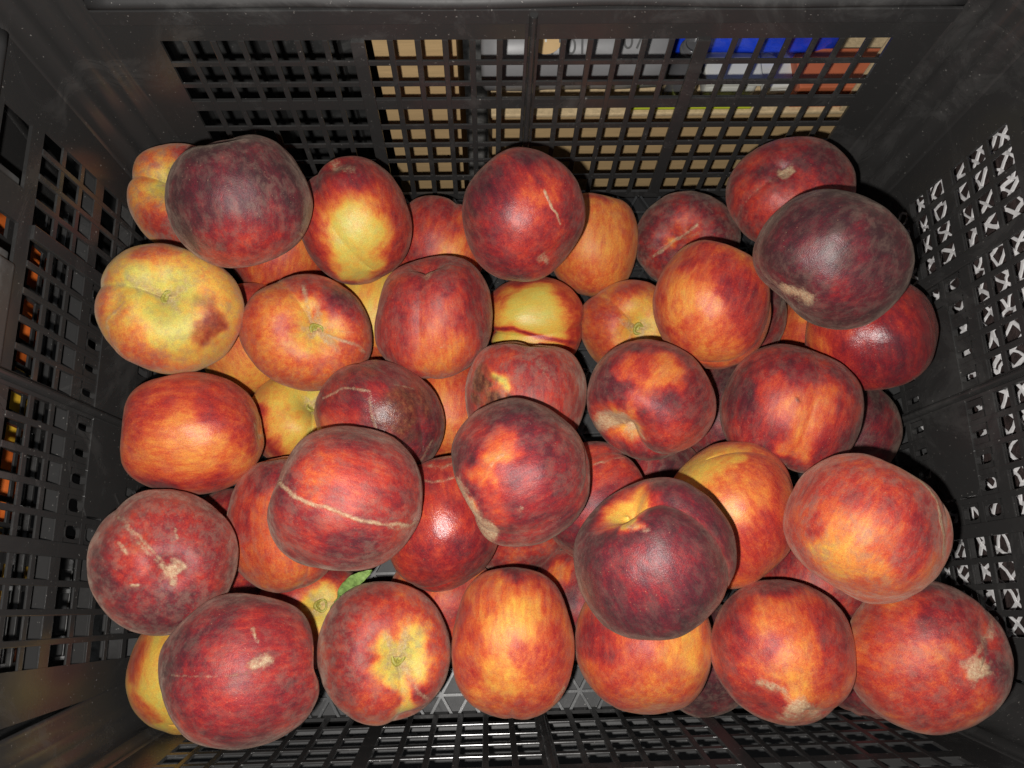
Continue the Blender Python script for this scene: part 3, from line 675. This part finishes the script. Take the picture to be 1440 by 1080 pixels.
PK('AT', 'dusty dark red peach with a pale star shaped tip scar, against the left wall', lumps=[(.1, -.1, .2, -.07), (-.35, .35, .15, -.05)], axis=(-.05, .15, -.95), sut=(-.6, .6, 0), base=.70,
   spots=[(-.15, .6, .5, .64), (.0, -.7, .5, .84), (-.75, -.2, .4, .84), (.5, .1, .4, .72), (.2, .3, .3, .70), (-.4, .1, .3, .60)], dust=.80, res=2, tip=-.5, tippale=.9, groove=1., sp=.5, low=.08,
   lines=[([(-.58, .58), (-.25, .22), (-.02, -.02)], .035, .6), ([(-.05, -.05), (.12, -.25), (.25, -.1), (.12, .02)], .05, .8), ([(-.55, .22), (-.45, .12)], .035, .8), ([(.12, .4), (.16, .3)], .03, .7), ([(-.35, -.28), (-.3, -.30)], .03, .8)])
PK('AU', 'big crimson peach with small pale scuff and dark dusty rim, front left corner', lumps=[(.95, .1, .2, -.08), (.2, .5, .5, .03)], axis=(.92, .10, -.2), sut=(0, -.1, .9), base=.74,
   spots=[(.1, .15, .55, .68), (-.2, -.3, .5, .70), (-.85, .1, .45, .90), (-.1, .85, .4, .88), (.1, -.85, .4, .84), (.90, .10, .2, .25), (.6, -.4, .4, .72)], dust=.52, res=2, cav=.5, groove=.3, sp=.15, low=.09,
   lines=[([(.05, .44), (.12, .30)], .025, .9), ([(.08, .02), (.25, .10)], .08, .8), ([(-.8, -.05), (-.3, -.1), (.1, -.05)], .02, .45), ([(.82, .2), (.92, .0), (.9, -.2)], .035, .6)])
PK('AV', 'dusty greenish red peach with stem scar in a yellow hollow, in the front row', lumps=[(.35, -.9, .2, -.07), (-.5, .5, .4, .04)], axis=(.27, -.10, .93), sut=(.15, -.95, 0), base=.60, stem=True, sy=.95,
   spots=[(-.65, .3, .4, .76), (-.6, -.3, .5, .68), (-.1, .35, .4, .60), (.55, .5, .4, .52), (.5, .25, .25, .22), (.3, -.7, .28, .12), (.2, -.45, .2, .2), (.75, -.4, .3, .62), (-.3, .85, .4, .64), (0, -.7, .25, .55)], dust=.85, res=2, cav=1., groove=.9,
   lines=[([(.05, .2), (.15, .05), (.25, -.25)], .11, .55), ([(.35, -.35), (.6, -.6)], .035, .6), ([(.28, -.2), (.30, -.75)], .09, .35)])
PK('AM', 'upright orange peach with a yellow centre and red right side, middle of the front row', lumps=[(-.68, .68, .4, .06), (.68, .68, .4, .06), (-.65, -.7, .4, .07), (.65, -.7, .4, .06)], axis=(0, .85, -.5), sut=(0, 0, -1), base=.46,
   spots=[(-.05, .25, .45, .26), (.3, .3, .3, .26), (-.15, -.45, .45, .27), (.6, -.15, .42, .56), (.1, -.05, .22, .48), (0, .93, .35, .80), (-.75, .3, .35, .58), (.6, .65, .35, .62), (-.8, -.3, .3, .50)], dust=.35, res=2, low=.08,
   lines=[([(.72, -.52), (.62, -.72)], .045, .7)])
PK('AN', 'orange peach with a crimson left side, front row under the large purple one', lumps=[(.2, -.95, .3, -.04)], axis=(.1, .9, -.2), sut=(-.9, 0, -.2), base=.46,
   spots=[(-.75, .1, .5, .70), (.25, .2, .5, .40), (.55, -.1, .35, .28), (.1, -.6, .45, .42), (-.3, -.4, .3, .52), (-.1, .0, .3, .52)], dust=.40, res=2, low=.08)
PK('AO', 'red and yellow mottled peach with a cream pointed end facing the near wall', lumps=[(.05, -.85, .22, .07), (-.4, -.75, .2, -.04)], axis=(-.12, .70, -.70), sut=(.3, -.6, .3), base=.60,
   spots=[(-.1, .35, .4, .42), (.25, -.1, .35, .40), (.15, -.5, .35, .34), (-.7, .1, .4, .70), (.0, .88, .4, .78), (.7, .2, .4, .66), (-.45, -.4, .3, .58), (-.1, .0, .25, .62)], dust=.42, res=2, tip=.9, tippale=1., groove=1.,
   lines=[([(-.30, -.45), (-.05, -.55), (.12, -.75)], .06, .75), ([(.0, -.78), (.35, -.78)], .09, .8), ([(-.1, -.88), (.4, -.86)], .07, .6)])
PK('AP', 'large mottled red orange peach with a cream tip on its right, front right corner', lumps=[(.75, -.35, .35, .09), (.72, .25, .16, -.06)], axis=(-.55, .20, -.75), sut=(.7, .6, .1), base=.60,
   spots=[(-.4, .35, .4, .56), (.3, .45, .45, .72), (-.8, .0, .35, .44), (-.3, -.3, .5, .50), (.1, -.6, .45, .62), (.75, -.2, .3, .84), (.8, .45, .3, .70)], dust=.55, res=2, tip=.35, tippale=.9, groove=1.2, low=.20,
   lines=[([(.45, -.12), (.62, -.05), (.62, -.2)], .07, .85), ([(.6, .0), (.78, .25), (.85, .55)], .05, .6)])
PK('AQ', 'wet looking red peach with torn shiny skin at its top, under the seamed red one', axis=(-.2, .8, -.4), sut=(-.7, .2, -.5), base=.64,
   spots=[(.0, .2, .5, .58), (.5, -.5, .5, .76), (-.2, -.6, .4, .70), (-.2, .8, .4, .66), (.35, .2, .3, .66)], dust=.22, gloss=.8, res=2,
   lines=[([(-.3, .85), (.0, .75), (.3, .85)], .04, .6), ([(-.3, .62), (.1, .60), (.35, .66)], .03, .6), ([(-.35, .95), (.2, .95)], .05, .6)], low=.08)
PK('AS', 'orange peach with a dusty maroon shoulder, tucked behind the seamed red one on the left', axis=(-.1, .85, .1), sut=(.3, .3, .9), base=.54,
   spots=[(-.3, .65, .55, .78), (-.7, .0, .4, .66), (.0, -.55, .6, .44), (-.3, -.4, .4, .48)], dust=.62, res=2, cav=.7)
PK('AI', 'red orange peach with a pale curved scratch, between the central and the large purple peaches', axis=(.8, .5, -.2), sut=(0, .7, .6), base=.66,
   spots=[(.1, .75, .4, .56), (.4, .6, .4, .60), (-.5, -.5, .5, .84), (-.2, .2, .3, .64)], dust=.35, lines=[([(-.1, .55), (.3, .68), (.7, .72)], .022, .7)])
# bottom layer
PK('D', 'small red peach with orange cheek, low between the yellow patched and the scratched ones', axis=(.3, .8, -.3), sut=(.2, .3, .9), base=.60,
   spots=[(.25, -.25, .45, .34), (-.5, -.3, .4, .66), (0, .8, .4, .68)], dust=.5)
PK('F', 'plain orange peach lying low at the far wall, right of the scratched red one', axis=(.1, .95, -.1), sut=(0, .2, -1), base=.38,
   spots=[(.2, .0, .5, .32), (-.2, -.6, .4, .44), (.1, .85, .3, .52)], dust=.35, low=.06)
PK('G', 'dusty maroon peach with a yellow seam at its stem, low near the far wall', lumps=[(-.4, -.1, .2, -.08)], axis=(.05, .25, .92), sut=(-.8, -.5, .1), base=.80, sy=.3,
   spots=[(-.3, .0, .2, .30), (.3, .5, .4, .84), (-.6, -.6, .4, .62)], dust=.65, cav=.9, lines=[([(-.6, -.3), (-.25, .05), (.2, .35)], .055, .8), ([(-.05, .1), (.3, .2)], .05, .5)])
PK('L', 'orange yellow peach with a round stem scar, low behind the torn stem one', axis=(.25, -.02, .95), sut=(-.6, .6, 0), base=.38, stem=True, sy=.55,
   spots=[(-.5, .4, .5, .52), (-.5, -.4, .5, .50), (.3, .3, .4, .24), (0, .8, .3, .56)], dust=.45, lines=[([(-.25, .2), (.05, -.1), (.0, -.3)], .05, .5)])
PK('M', 'bright yellow peach with dark red cleft and red edges, low behind the rotting one', axis=(-.9, -.1, .1), sut=(-.2, -.25, .9), base=.50,
   spots=[(-.1, .25, .75, .06), (-.2, .9, .4, .60), (-.5, -.55, .5, .06), (.3, -.3, .4, .12), (.95, .0, .3, .66), (.6, -.75, .5, .48), (.78, .15, .13, .45)], rl=[([(-.98, -.12), (-.4, -.13), (.2, -.30), (.95, -.42)], .045, .70), ([(.1, -.42), (.9, -.56)], .05, .52)], dust=.12, gloss=.3, groove=1.8, low=.05)
PK('Q', 'red orange peach mostly hidden under the big dark maroon one', axis=(.2, .8, .2), sut=(0, .2, -1), base=.50, spots=[(.1, -.8, .5, .52)], dust=.35)
PK('R', 'orange yellow peach with a red top, low right of the large yellow one', axis=(-.2, .8, -.3), sut=(0, 0, -1), base=.30,
   spots=[(.1, .8, .5, .58), (.0, -.6, .6, .27)], dust=.3)
PK('T', 'small yellow peach with its stem hollow facing up, low beside the bruised crimson one', axis=(.30, .45, .80), sut=(-.1, -.9, .3), low=.06, base=.22, stem=True, sy=.8,
   spots=[(-.8, .0, .4, .66), (-.6, -.6, .45, .58), (.1, -.3, .4, .14), (-.1, .4, .4, .12)], dust=.3, cav=1.3, groove=1.4)
PK('V', 'orange peach peeping out between the bruised and the rotting ones', axis=(0, .9, -.2), sut=(0, 0, -1), base=.44, spots=[(.1, -.4, .5, .40), (.3, .6, .4, .5)], dust=.35)
PK('W', 'yellow peach peeping out behind the tall red one', axis=(.3, .9, -.2), sut=(0, 0, -1), base=.18, spots=[(.1, -.7, .4, .48)], dust=.35)
PK('AB', 'maroon peach tucked under the right edge of the orange and red one', axis=(.3, .7, -.4), sut=(.9, .2, .3), base=.80, dust=.6, lines=[([(.9, -.6), (.4, -.95)], .08, .4)])
PK('AC', 'orange peach almost hidden under the dark purple peach', axis=(.3, .7, -.4), sut=(0, .2, -1), base=.46, dust=.25)
PK('AD', 'dark maroon peach in the shade at the foot of the right wall', axis=(.3, .7, -.4), sut=(0, .2, -1), base=.86, dust=.5)
PK('AE', 'maroon peach deep in the gap left of the speckled maroon and orange one', axis=(.3, .7, -.4), sut=(0, .2, -1), base=.82, dust=.6)
PK('AK', 'dusty reddish peach deep in the gap below the central crimson one', axis=(.1, .4, -.8), sut=(.5, .8, 0), base=.66, dust=.85)
PK('AL', 'dusty red peach with an orange shoulder, deep behind the upright orange one', axis=(.2, .9, -.2), sut=(0, .2, -1), base=.72, spots=[(-.35, .6, .3, .38)], dust=.7)
PK('AW', 'yellow peach half hidden behind the big crimson one, at the front of the left wall', axis=(.2, .8, -.4), sut=(.9, 0, 0), base=.14,
   spots=[(-.9, .2, .45, .50), (-.7, -.6, .4, .42), (-.6, .75, .35, .42), (-.1, .0, .5, .05)], dust=.25, low=.06, lines=[])
axp = PK('AX', 'pink and yellow peach with green leaves at its stem, low behind the greenish red one', axis=(.15, .15, .95), sut=(-.9, -.1, 0), stem=True, sy=.9,
   spots=[(-.5, .2, .4, .66), (.3, -.2, .3, .15)], dust=.5, cav=.8, lines=[([(-.7, .1), (-.2, .1), (.05, .0)], .06, .7)])
PK('AY', 'dark red peach low between the star scarred and the maroon shouldered ones', axis=(.3, .7, -.4), sut=(0, .2, -1), base=.74, dust=.35)
PK('AZ', 'salmon orange peach peeping out left of the upright orange one', axis=(.3, .7, -.4), sut=(0, .2, -1), base=.52, dust=.6)
PK('BA', 'dusty red peach deep between the yellow topped and the dusty orange ones', axis=(.3, .7, -.4), sut=(0, .2, -1), base=.68, dust=.7)
PK('BB', 'dark red peach at the front wall, between the two right hand front peaches', axis=(.3, .7, -.4), sut=(0, .2, -1), base=.74, dust=.4)
PK('BC', 'deep maroon peach in shadow, low in the front row beside the near wall', axis=(.3, .7, -.4), sut=(0, .2, -1), base=.90, dust=.6)
PK('BD', 'dusty maroon peach hidden deep below the peach with the torn cream stem end', axis=(.3, .7, -.4), sut=(0, .2, -1), base=.82, dust=.6)

# leaves on the stem of the pink and yellow peach
def leaf(parent, pts, wdt, fold=.25):
    """pts: world points along the midrib"""
    pts = [Vector(p) for p in pts]; n = len(pts); bm = bmesh.new(); inv = parent.matrix_world.inverted()
    rows = []; camv = Vector(CAM.tolist())
    m = 14
    cv_ = []
    for i in range(m + 1):
        t_ = i / m * (n - 1); a = min(int(t_), n - 2); cv_.append(pts[a].lerp(pts[a + 1], t_ - a))
    for i, p in enumerate(cv_):
        d = (cv_[min(i + 1, m)] - cv_[max(i - 1, 0)]).normalized(); tow = (camv - p).normalized(); s = d.cross(tow).normalized()
        wi = wdt * math.sin(math.pi * min(1, (i + .4) / (m + .4))) ** .75 * (1 + .05 * math.sin(i * 2.4))
        row = []
        for q in (-1, -.5, 0, .5, 1):
            row.append(bm.verts.new(inv @ (p + s * wi * q + tow * (abs(q) * wi * fold + .0008 * math.sin(i * 1.3 + q * 3)))))
        rows.append(row)
    for a, b in zip(rows, rows[1:]):
        for k_ in range(4): bm.faces.new((a[k_], a[k_ + 1], b[k_ + 1], b[k_]))
    me = mesh('leaf', bm, True)
    o = link('leaf', me, LEAFM, parent); md = o.modifiers.new('t', 'SOLIDIFY'); md.thickness = .0004
    return o
def onray(px, py, D): return (CAM + D * (FWD + (px - 720) / FPX * RIGHT + (540 - py) / FPX * UP)).tolist()
bpy.context.view_layer.update()
leaf(axp, [onray(476, 846, .480), onray(484, 832, .475), onray(500, 816, .470), onray(523, 802, .468)], .0042)
leaf(axp, [onray(462, 862, .483), onray(472, 850, .477), onray(478, 838, .473)], .0014)

# ------------------------------------------------------------------ things outside the crate
# ground far below
bm = bmesh.new(); bm_box(bm, -3, 3, -3, 3, -.34, -.31)
tag(link('ground', mesh('ground', bm), CONC), kind='structure')
# the crate underneath: a rim flange and walls seen through the near lattice
low = tag(empty('plastic_crate', (0, 0, -.212)), 'dark grey crate underneath, seen only through the lattice of the near wall', 'crate')
bm = bmesh.new()
for s in (-1, 1):
    if s < 0: bm_box(bm, -.300, .300, -.240, -.204, .196, .2, .001)
    else: bm_box(bm, -.300, .300, .199, .205, .196, .2, .001)
    bm_box(bm, s * .282 - .018, s * .282 + .018, -.2035, .2035, .1965, .1995, .001)
    if s < 0: bm_box(bm, -.30, .30, -.2405, -.2375, .165, .1955)
for i in range(26): bm_box(bm, -.295 + i * .0236 - .001, -.295 + i * .0236 + .001, -.2370, -.2045, .170, .1955)
link('rim', mesh('rim', bm), BLACK2, low)
bm = bmesh.new()
for s in (-1, 1):
    bm_box(bm, -.27, .27, s * .2 - .002, s * .2 + .002, -.098, .1955); bm_box(bm, s * .272 - .002, s * .272 + .002, -.198, .198, -.098, .1955)
link('wall', mesh('wall', bm), BLACK2, low)
bm = bmesh.new(); bm_box(bm, -.27, .27, -.2, .2, -.0975, -.092); link('base', mesh('base', bm), BLACK2, low)

# cardboard box behind the right half of the far wall
def carton(x0, x1, y0, y1, z0, z1, label, th=.004, lid=True):
    r = tag(empty('cardboard_box', ((x0 + x1) / 2, (y0 + y1) / 2, z0)), label, 'box'); w_, d_, h = (x1 - x0) / 2, (y1 - y0) / 2, z1 - z0
    for a, b, c_, d2 in ((-w_, w_, -d_, -d_ + th), (-w_, w_, d_ - th, d_), (-w_, -w_ + th, -d_ + th, d_ - th), (w_ - th, w_, -d_ + th, d_ - th)):
        bm = bmesh.new(); bm_box(bm, a, b, c_, d2, 0, h, .0006); link('side_panel', mesh('side_panel', bm), CARD, r)
    if lid:
        bm = bmesh.new(); bm_box(bm, -w_ - .001, w_ + .001, -d_ - .002, 0, h + .0002, h + .0042, .0012); bm_box(bm, -w_ - .001, w_ + .001, .001, d_ + .002, h + .0002, h + .0042, .0012)
        for v in bm.verts: v.co.z += .0015 * math.sin(v.co.x * 40); 
        link('flap', mesh('flap', bm), CARD2, r)
    return r
carton(-.022, .36, .252, .56, -.309, .022, 'wide tan cardboard box behind the right half of the far wall')
carton(-.104, -.047, .250, .40, -.309, .135, 'narrow tall tan cardboard box behind the middle of the far wall')
# dark solid bin behind the left half
r = tag(empty('storage_bin', (-.30, .42, -.309)), 'black solid sided bin behind the left half of the far wall', 'bin')
bm = bmesh.new(); bm_box(bm, -.19, .185, -.105, -.101, 0, .62); bm_box(bm, -.19, -.186, -.1, .1, 0, .62); bm_box(bm, .181, .185, -.1, .1, 0, .62); bm_box(bm, -.19, .185, .101, .105, 0, .62)
link('body', mesh('body', bm), BLACK2, r)
bm = bmesh.new(); bm_box(bm, -.19, .185, -.117, -.1055, .44, .446, .001); bm_box(bm, -.19, .185, -.117, -.1055, .36, .366, .001)
for i in range(6): bm_box(bm, -.17 + i * .065, -.166 + i * .065, -.116, -.1055, .05, .35)
link('ledge', mesh('ledge', bm), BLACK2, r)
bm = bmesh.new(); bm_box(bm, -.20, .195, -.125, -.1055, .612, .62, .002); link('rim', mesh('rim', bm), BLACK2, r)

# things lying on the wide box
TZ = .0268
def tube(name, a, b, r0, r1, mat, parent=None, seg=28, cap=True, squash=1, n=8, wob=0):
    a, b = Vector(a), Vector(b); d = (b - a); L_ = d.length; q = d.to_track_quat('Z', 'Y')
    prof = [(r0 * .90, 0), (r0, .003)] + [(r0 + (r1 - r0) * i / n, .003 + (L_ - .006) * i / n) for i in range(1, n)] + [(r1, L_ - .003), (r1 * .90, L_)]
    bm = lathe(prof, seg)
    for v in bm.verts:
        ang = math.atan2(v.co.y, v.co.x); k_ = 1 + wob * math.sin(3 * ang + v.co.z * 90) + wob * math.sin(5 * ang - v.co.z * 160)
        v.co.x *= k_; v.co.y *= k_ * squash
    o = link(name, mesh(name, bm, True), mat, parent); o.matrix_world = Matrix.Translation(a) @ q.to_matrix().to_4x4(); return o
def text(name, s, size, mat, mw, parent=None):
    cu = bpy.data.curves.new(name, 'FONT'); cu.body = s; cu.size = size; cu.extrude = .0001; cu.align_x = 'CENTER'; cu.align_y = 'CENTER'
    t_ = bpy.data.objects.new('tmp', cu); C.objects.link(t_); dg = bpy.context.evaluated_depsgraph_get(); me = bpy.data.meshes.new_from_object(t_.evaluated_get(dg))
    bpy.data.objects.remove(t_); o = link(name, me, mat, parent); o.matrix_world = mw; return o
roll = tag(tube('film_roll', (-.030, .286, .0575), (.108, .286, .0595), .0305, .0300, GREYB, wob=.012), 'grey printed film roll lying on the wide cardboard box', 'roll')
bpy.context.view_layer.update()
def onroll(s, dz, depth=.0275):   # place print on the roll's camera facing side
    a = Vector((-.030, .286, .0575)); b = Vector((.108, .286, .0595)); d = (b - a).normalized(); p = a + (b - a) * s
    nrm = Vector(CAM.tolist()) - p; nrm = (nrm - d * nrm.dot(d)).normalized(); up = nrm.cross(d).normalized()
    nrm2 = (nrm * math.cos(dz) + up * math.sin(dz)).normalized(); up2 = nrm2.cross(d).normalized()
    p = p + nrm2 * depth; R3 = Matrix((d, up2, nrm2)).transposed().to_4x4(); return Matrix.Translation(p) @ R3
for s_, dz, txt in ((.62, .42, '07.'), (.46, .0, '.101'), (.80, .1, '07')):
    o = text('printed_code', txt, .016, INK, onroll(s_, dz, .0309), None)
    mw = o.matrix_world.copy(); o.parent = roll; o.matrix_world = mw
# tan round sticker on the roll
bm = lathe([(.0125, 0), (.0125, .0006)], 28); o = link('round_sticker', mesh('round_sticker', bm), CARD); o.matrix_world = onroll(.34, .25, .0302)
bpy.context.view_layer.update(); mw = o.matrix_world.copy(); o.parent = roll; o.matrix_world = mw
o = text('printed_mark', 'T', .014, WHITE, onroll(.34, .25, .0311), None); mw = o.matrix_world.copy(); o.parent = roll; o.matrix_world = mw
# upright board leaning behind the roll
bm = bmesh.new(); bm_box(bm, -.02, .075, .345, .349, TZ, .16, .0008); tag(link('cardboard_sheet', mesh('cardboard_sheet', bm), CARD), 'tan cardboard sheet standing behind the grey film roll', 'sheet')
# clear bottle neck
bn = tag(empty('plastic_bottle', (.124, .268, TZ)), 'small clear plastic bottle with an open neck, beside the blue bag', 'bottle')
pr = [(.011, 0), (.0125, .002), (.0125, .030), (.009, .040), (.0075, .046), (.0075, .058), (.0058, .058), (.0058, .047), (.0030, .0465)]
link('body', mesh('body', lathe(pr, 26), True), CLEAR, bn)
bm = lathe([(.0076, 0), (.0092, .0006), (.0092, .0022), (.0076, .0028)], 26); link('neck_ring', mesh('neck_ring', bm, True), CLEAR, bn, (0, 0, .050))
# white tubs
def tub(x, y, w_, d_, h, label, rz=0):
    r = tag(empty('plastic_tub', (x, y, TZ), (0, 0, rz)), label, 'tub'); bm = bmesh.new(); bm_box(bm, -w_ / 2, w_ / 2, -d_ / 2, d_ / 2, 0, h, .004); link('body', mesh('body', bm, True), WHITE, r)
    bm = bmesh.new(); bm_box(bm, -w_ / 2 - .002, w_ / 2 + .002, -d_ / 2 - .002, d_ / 2 + .002, h + .0003, h + .0045, .0015); link('lid', mesh('lid', bm), WHITE, r); return r
tub(.162, .272, .040, .026, .022, 'white plastic tub left of the two, on the wide cardboard box')
tub(.208, .276, .036, .022, .010, 'flat pale tub right of the white one, under the blue bag', .06)
# lime strip
bm = bmesh.new(); bm_box(bm, .083, .182, .2520, .2575, TZ, TZ + .0045, .0018); tag(link('plastic_strip', mesh('plastic_strip', bm, True), LIME), 'thin lime green strip along the edge of the wide cardboard box', 'strip')
# blue bag, lumpy
def lumpy(name, dims, mat, label, cat, sd=3, amp=.05, freq=30):
    bm = bmesh.new(); x0, x1, y0, y1, z0, z1 = dims; bmesh.ops.create_icosphere(bm, subdivisions=5, radius=1)
    co = np.array([v.co[:] for v in bm.verts]); e = .62; co = np.sign(co) * np.abs(co) ** e
    s_ = np.array([(x1 - x0) / 2, (y1 - y0) / 2, (z1 - z0) / 2]); p = co * s_; nn = amp * (fbm(p + 5, freq, sd) + .6 * (1 - 2 * np.abs(fbm(p + 9, freq * .7, sd + 5))))
    p = p * (1 + nn[:, None]) + np.array([(x0 + x1) / 2, (y0 + y1) / 2, (z0 + z1) / 2])
    for v, q in zip(bm.verts, p): v.co = q
    return tag(link(name, mesh(name, bm, True), mat), label, cat)
lumpy('plastic_bag', (.080, .262, .284, .352, TZ - .002, .118), BLUE, 'crumpled bright blue plastic bag on the wide cardboard box', 'bag')
# orange carton and tan block at the right
bm = bmesh.new(); bm_box(bm, .212, .330, .254, .289, TZ + .0, .052, .001); tag(link('small_carton', mesh('small_carton', bm), ORNG), 'orange red flat carton beside the blue bag', 'carton')
bm = bmesh.new(); bm_box(bm, .252, .30, .250, .253, TZ, .135, .001); tag(link('cardboard_offcut', mesh('cardboard_offcut', bm), CARD2), 'pale cardboard offcut standing at the right end of the far wall', 'offcut')

# neighbouring crate on the left, with yellow and orange fruit
nb = tag(empty('plastic_crate', (-.600, .0, -.060)), 'neighbouring black crate of yellow and orange fruit, seen through the left wall', 'crate')
nw = build_wall(nb, (X0, 0, 0), -math.pi / 2, SIDE, Y0, True, panel=False)
for sx in (1,):
    for sy in (-1, 1): build_corner(nb, sx, sy)
bm = bmesh.new(); bm_box(bm, -X0, X0, -Y0, Y0, -.004, 0); bm_box(bm, -X0 - .003, -X0, -Y0, Y0, 0, TOP); 
link('base', mesh('base', bm), BLACK2, nb)
for s in (-1, 1):
    bm = bmesh.new(); bm_box(bm, -X0, X0 - .03, s * (Y0 + .004) - .0013, s * (Y0 + .004) + .0013, 0, TOP)
    link('end_wall', mesh('end_wall', bm), BLACK2, nb)
rs = random.Random(5); spots_ = []
for (fx, fy, fz, mt, lb) in [(-.385, .150, .102, YEL, 'yellow fruit'), (-.39, .095, .098, ORF, 'orange fruit'), (-.385, .04, .100, ORF, 'orange fruit'), (-.385, -.12, .075, YEL, 'yellow fruit'), (-.39, -.065, .074, ORF, 'orange fruit'), (-.385, -.01, .078, ORF, 'orange fruit'),
                         (-.375, .135, .030, ORF, 'orange fruit'), (-.375, .075, .032, ORF, 'orange fruit'), (-.372, -.145, .020, ORF, 'orange fruit'), (-.372, -.09, .018, YEL, 'yellow fruit'), (-.375, -.03, .022, ORF, 'orange fruit'), (-.375, .02, .028, YEL, 'yellow fruit')]:
    spots_.append((fx, fy, fz, mt, lb))
names_ = ['far end', 'second from the far end', 'third from the far end', 'near end', 'second from the near end', 'third from the near end']
for i, (fx, fy, fz, mt, lb) in enumerate(spots_):
    lvl = 'upper' if i < 6 else 'lower'
    make_peach('%s in the %s layer of the left neighbouring crate, %s' % (lb, lvl, names_[i % 6]), 0, 0, 1, 0, None, None, pos=(fx, fy, fz), R=.030, res=0, seed=50 + i,
               axis=(.2, .5, .5), cav=.6, mat=mt, cat='fruit', group='fruit in the left neighbouring crate', name='fruit')

# net sack right of the crate
def sack():
    bm = bmesh.new(); bmesh.ops.create_icosphere(bm, subdivisions=5, radius=1)
    co = np.array([v.co[:] for v in bm.verts]); co = np.sign(co) * np.abs(co) ** .38
    p = co * np.array([.07, .235, .26]); n_ = fbm(p + 3, 22, 9); p = p * (1 + .03 * n_[:, None]) + np.array([.372, 0, -.05])
    for v, q in zip(bm.verts, p): v.co = q
    s_ = tag(link('net_sack', mesh('net_sack', bm, True), BROWN), 'dark filled sack in white netting, seen through the right wall', 'sack')
    # netting strands: two diagonal families lying over the side that faces the crate
    bm = bmesh.new(); rs = random.Random(11); st = .0140
    def surf(y, z): return .2985 + .022 * abs(y / .24) ** 6 + .022 * abs((z + .05) / .27) ** 6 + .0015 * math.sin(y * 60 + z * 37)
    jit = {}
    def node(i, j):
        if (i, j) not in jit: jit[(i, j)] = (rs.uniform(-.0032, .0032), rs.uniform(-.0032, .0032), rs.uniform(-.001, .001))
        y = (i - j) * st * .50; z = (i + j) * st * .56 - .05; a, b, c_ = jit[(i, j)]; return Vector((surf(y, z) + c_, y + a, z + b))
    def strand(p, q, wd):
        d = (q - p).normalized(); nx = Vector((1, 0, 0)); s2 = d.cross(nx).normalized() * wd / 2; th = nx * .0005
        mid_ = (p + q) / 2 + Vector((rs.uniform(-.0008, .0008), rs.uniform(-.001, .001), rs.uniform(-.001, .001)))
        pr_ = None
        for k_, c_ in enumerate((p, mid_, q)):
            ww = 1 if k_ != 1 else rs.uniform(.65, 1.0)
            r_ = [bm.verts.new(c_ + s2 * ww - th), bm.verts.new(c_ - s2 * ww - th), bm.verts.new(c_ - s2 * ww + th), bm.verts.new(c_ + s2 * ww + th)]
            if pr_:
                for m_ in range(4): bm.faces.new((pr_[m_], pr_[(m_ + 1) % 4], r_[(m_ + 1) % 4], r_[m_]))
            pr_ = r_
    for i in range(-50, 51):
        for j in range(-50, 51):
            y = (i - j) * st * .50; z = (i + j) * st * .56 - .05
            if abs(y) > .222 or z > .20 or z < -.30: continue
            wd = rs.uniform(.0015, .0030)
            strand(node(i, j), node(i + 1, j), wd); strand(node(i, j) - Vector((.0004, 0, 0)), node(i, j + 1) - Vector((.0004, 0, 0)), rs.uniform(.0015, .0030))
    bmesh.ops.recalc_face_normals(bm, faces=bm.faces)
    n2 = tag(link('netting', mesh('netting', bm), NETM, s_), kind='stuff')
sack()
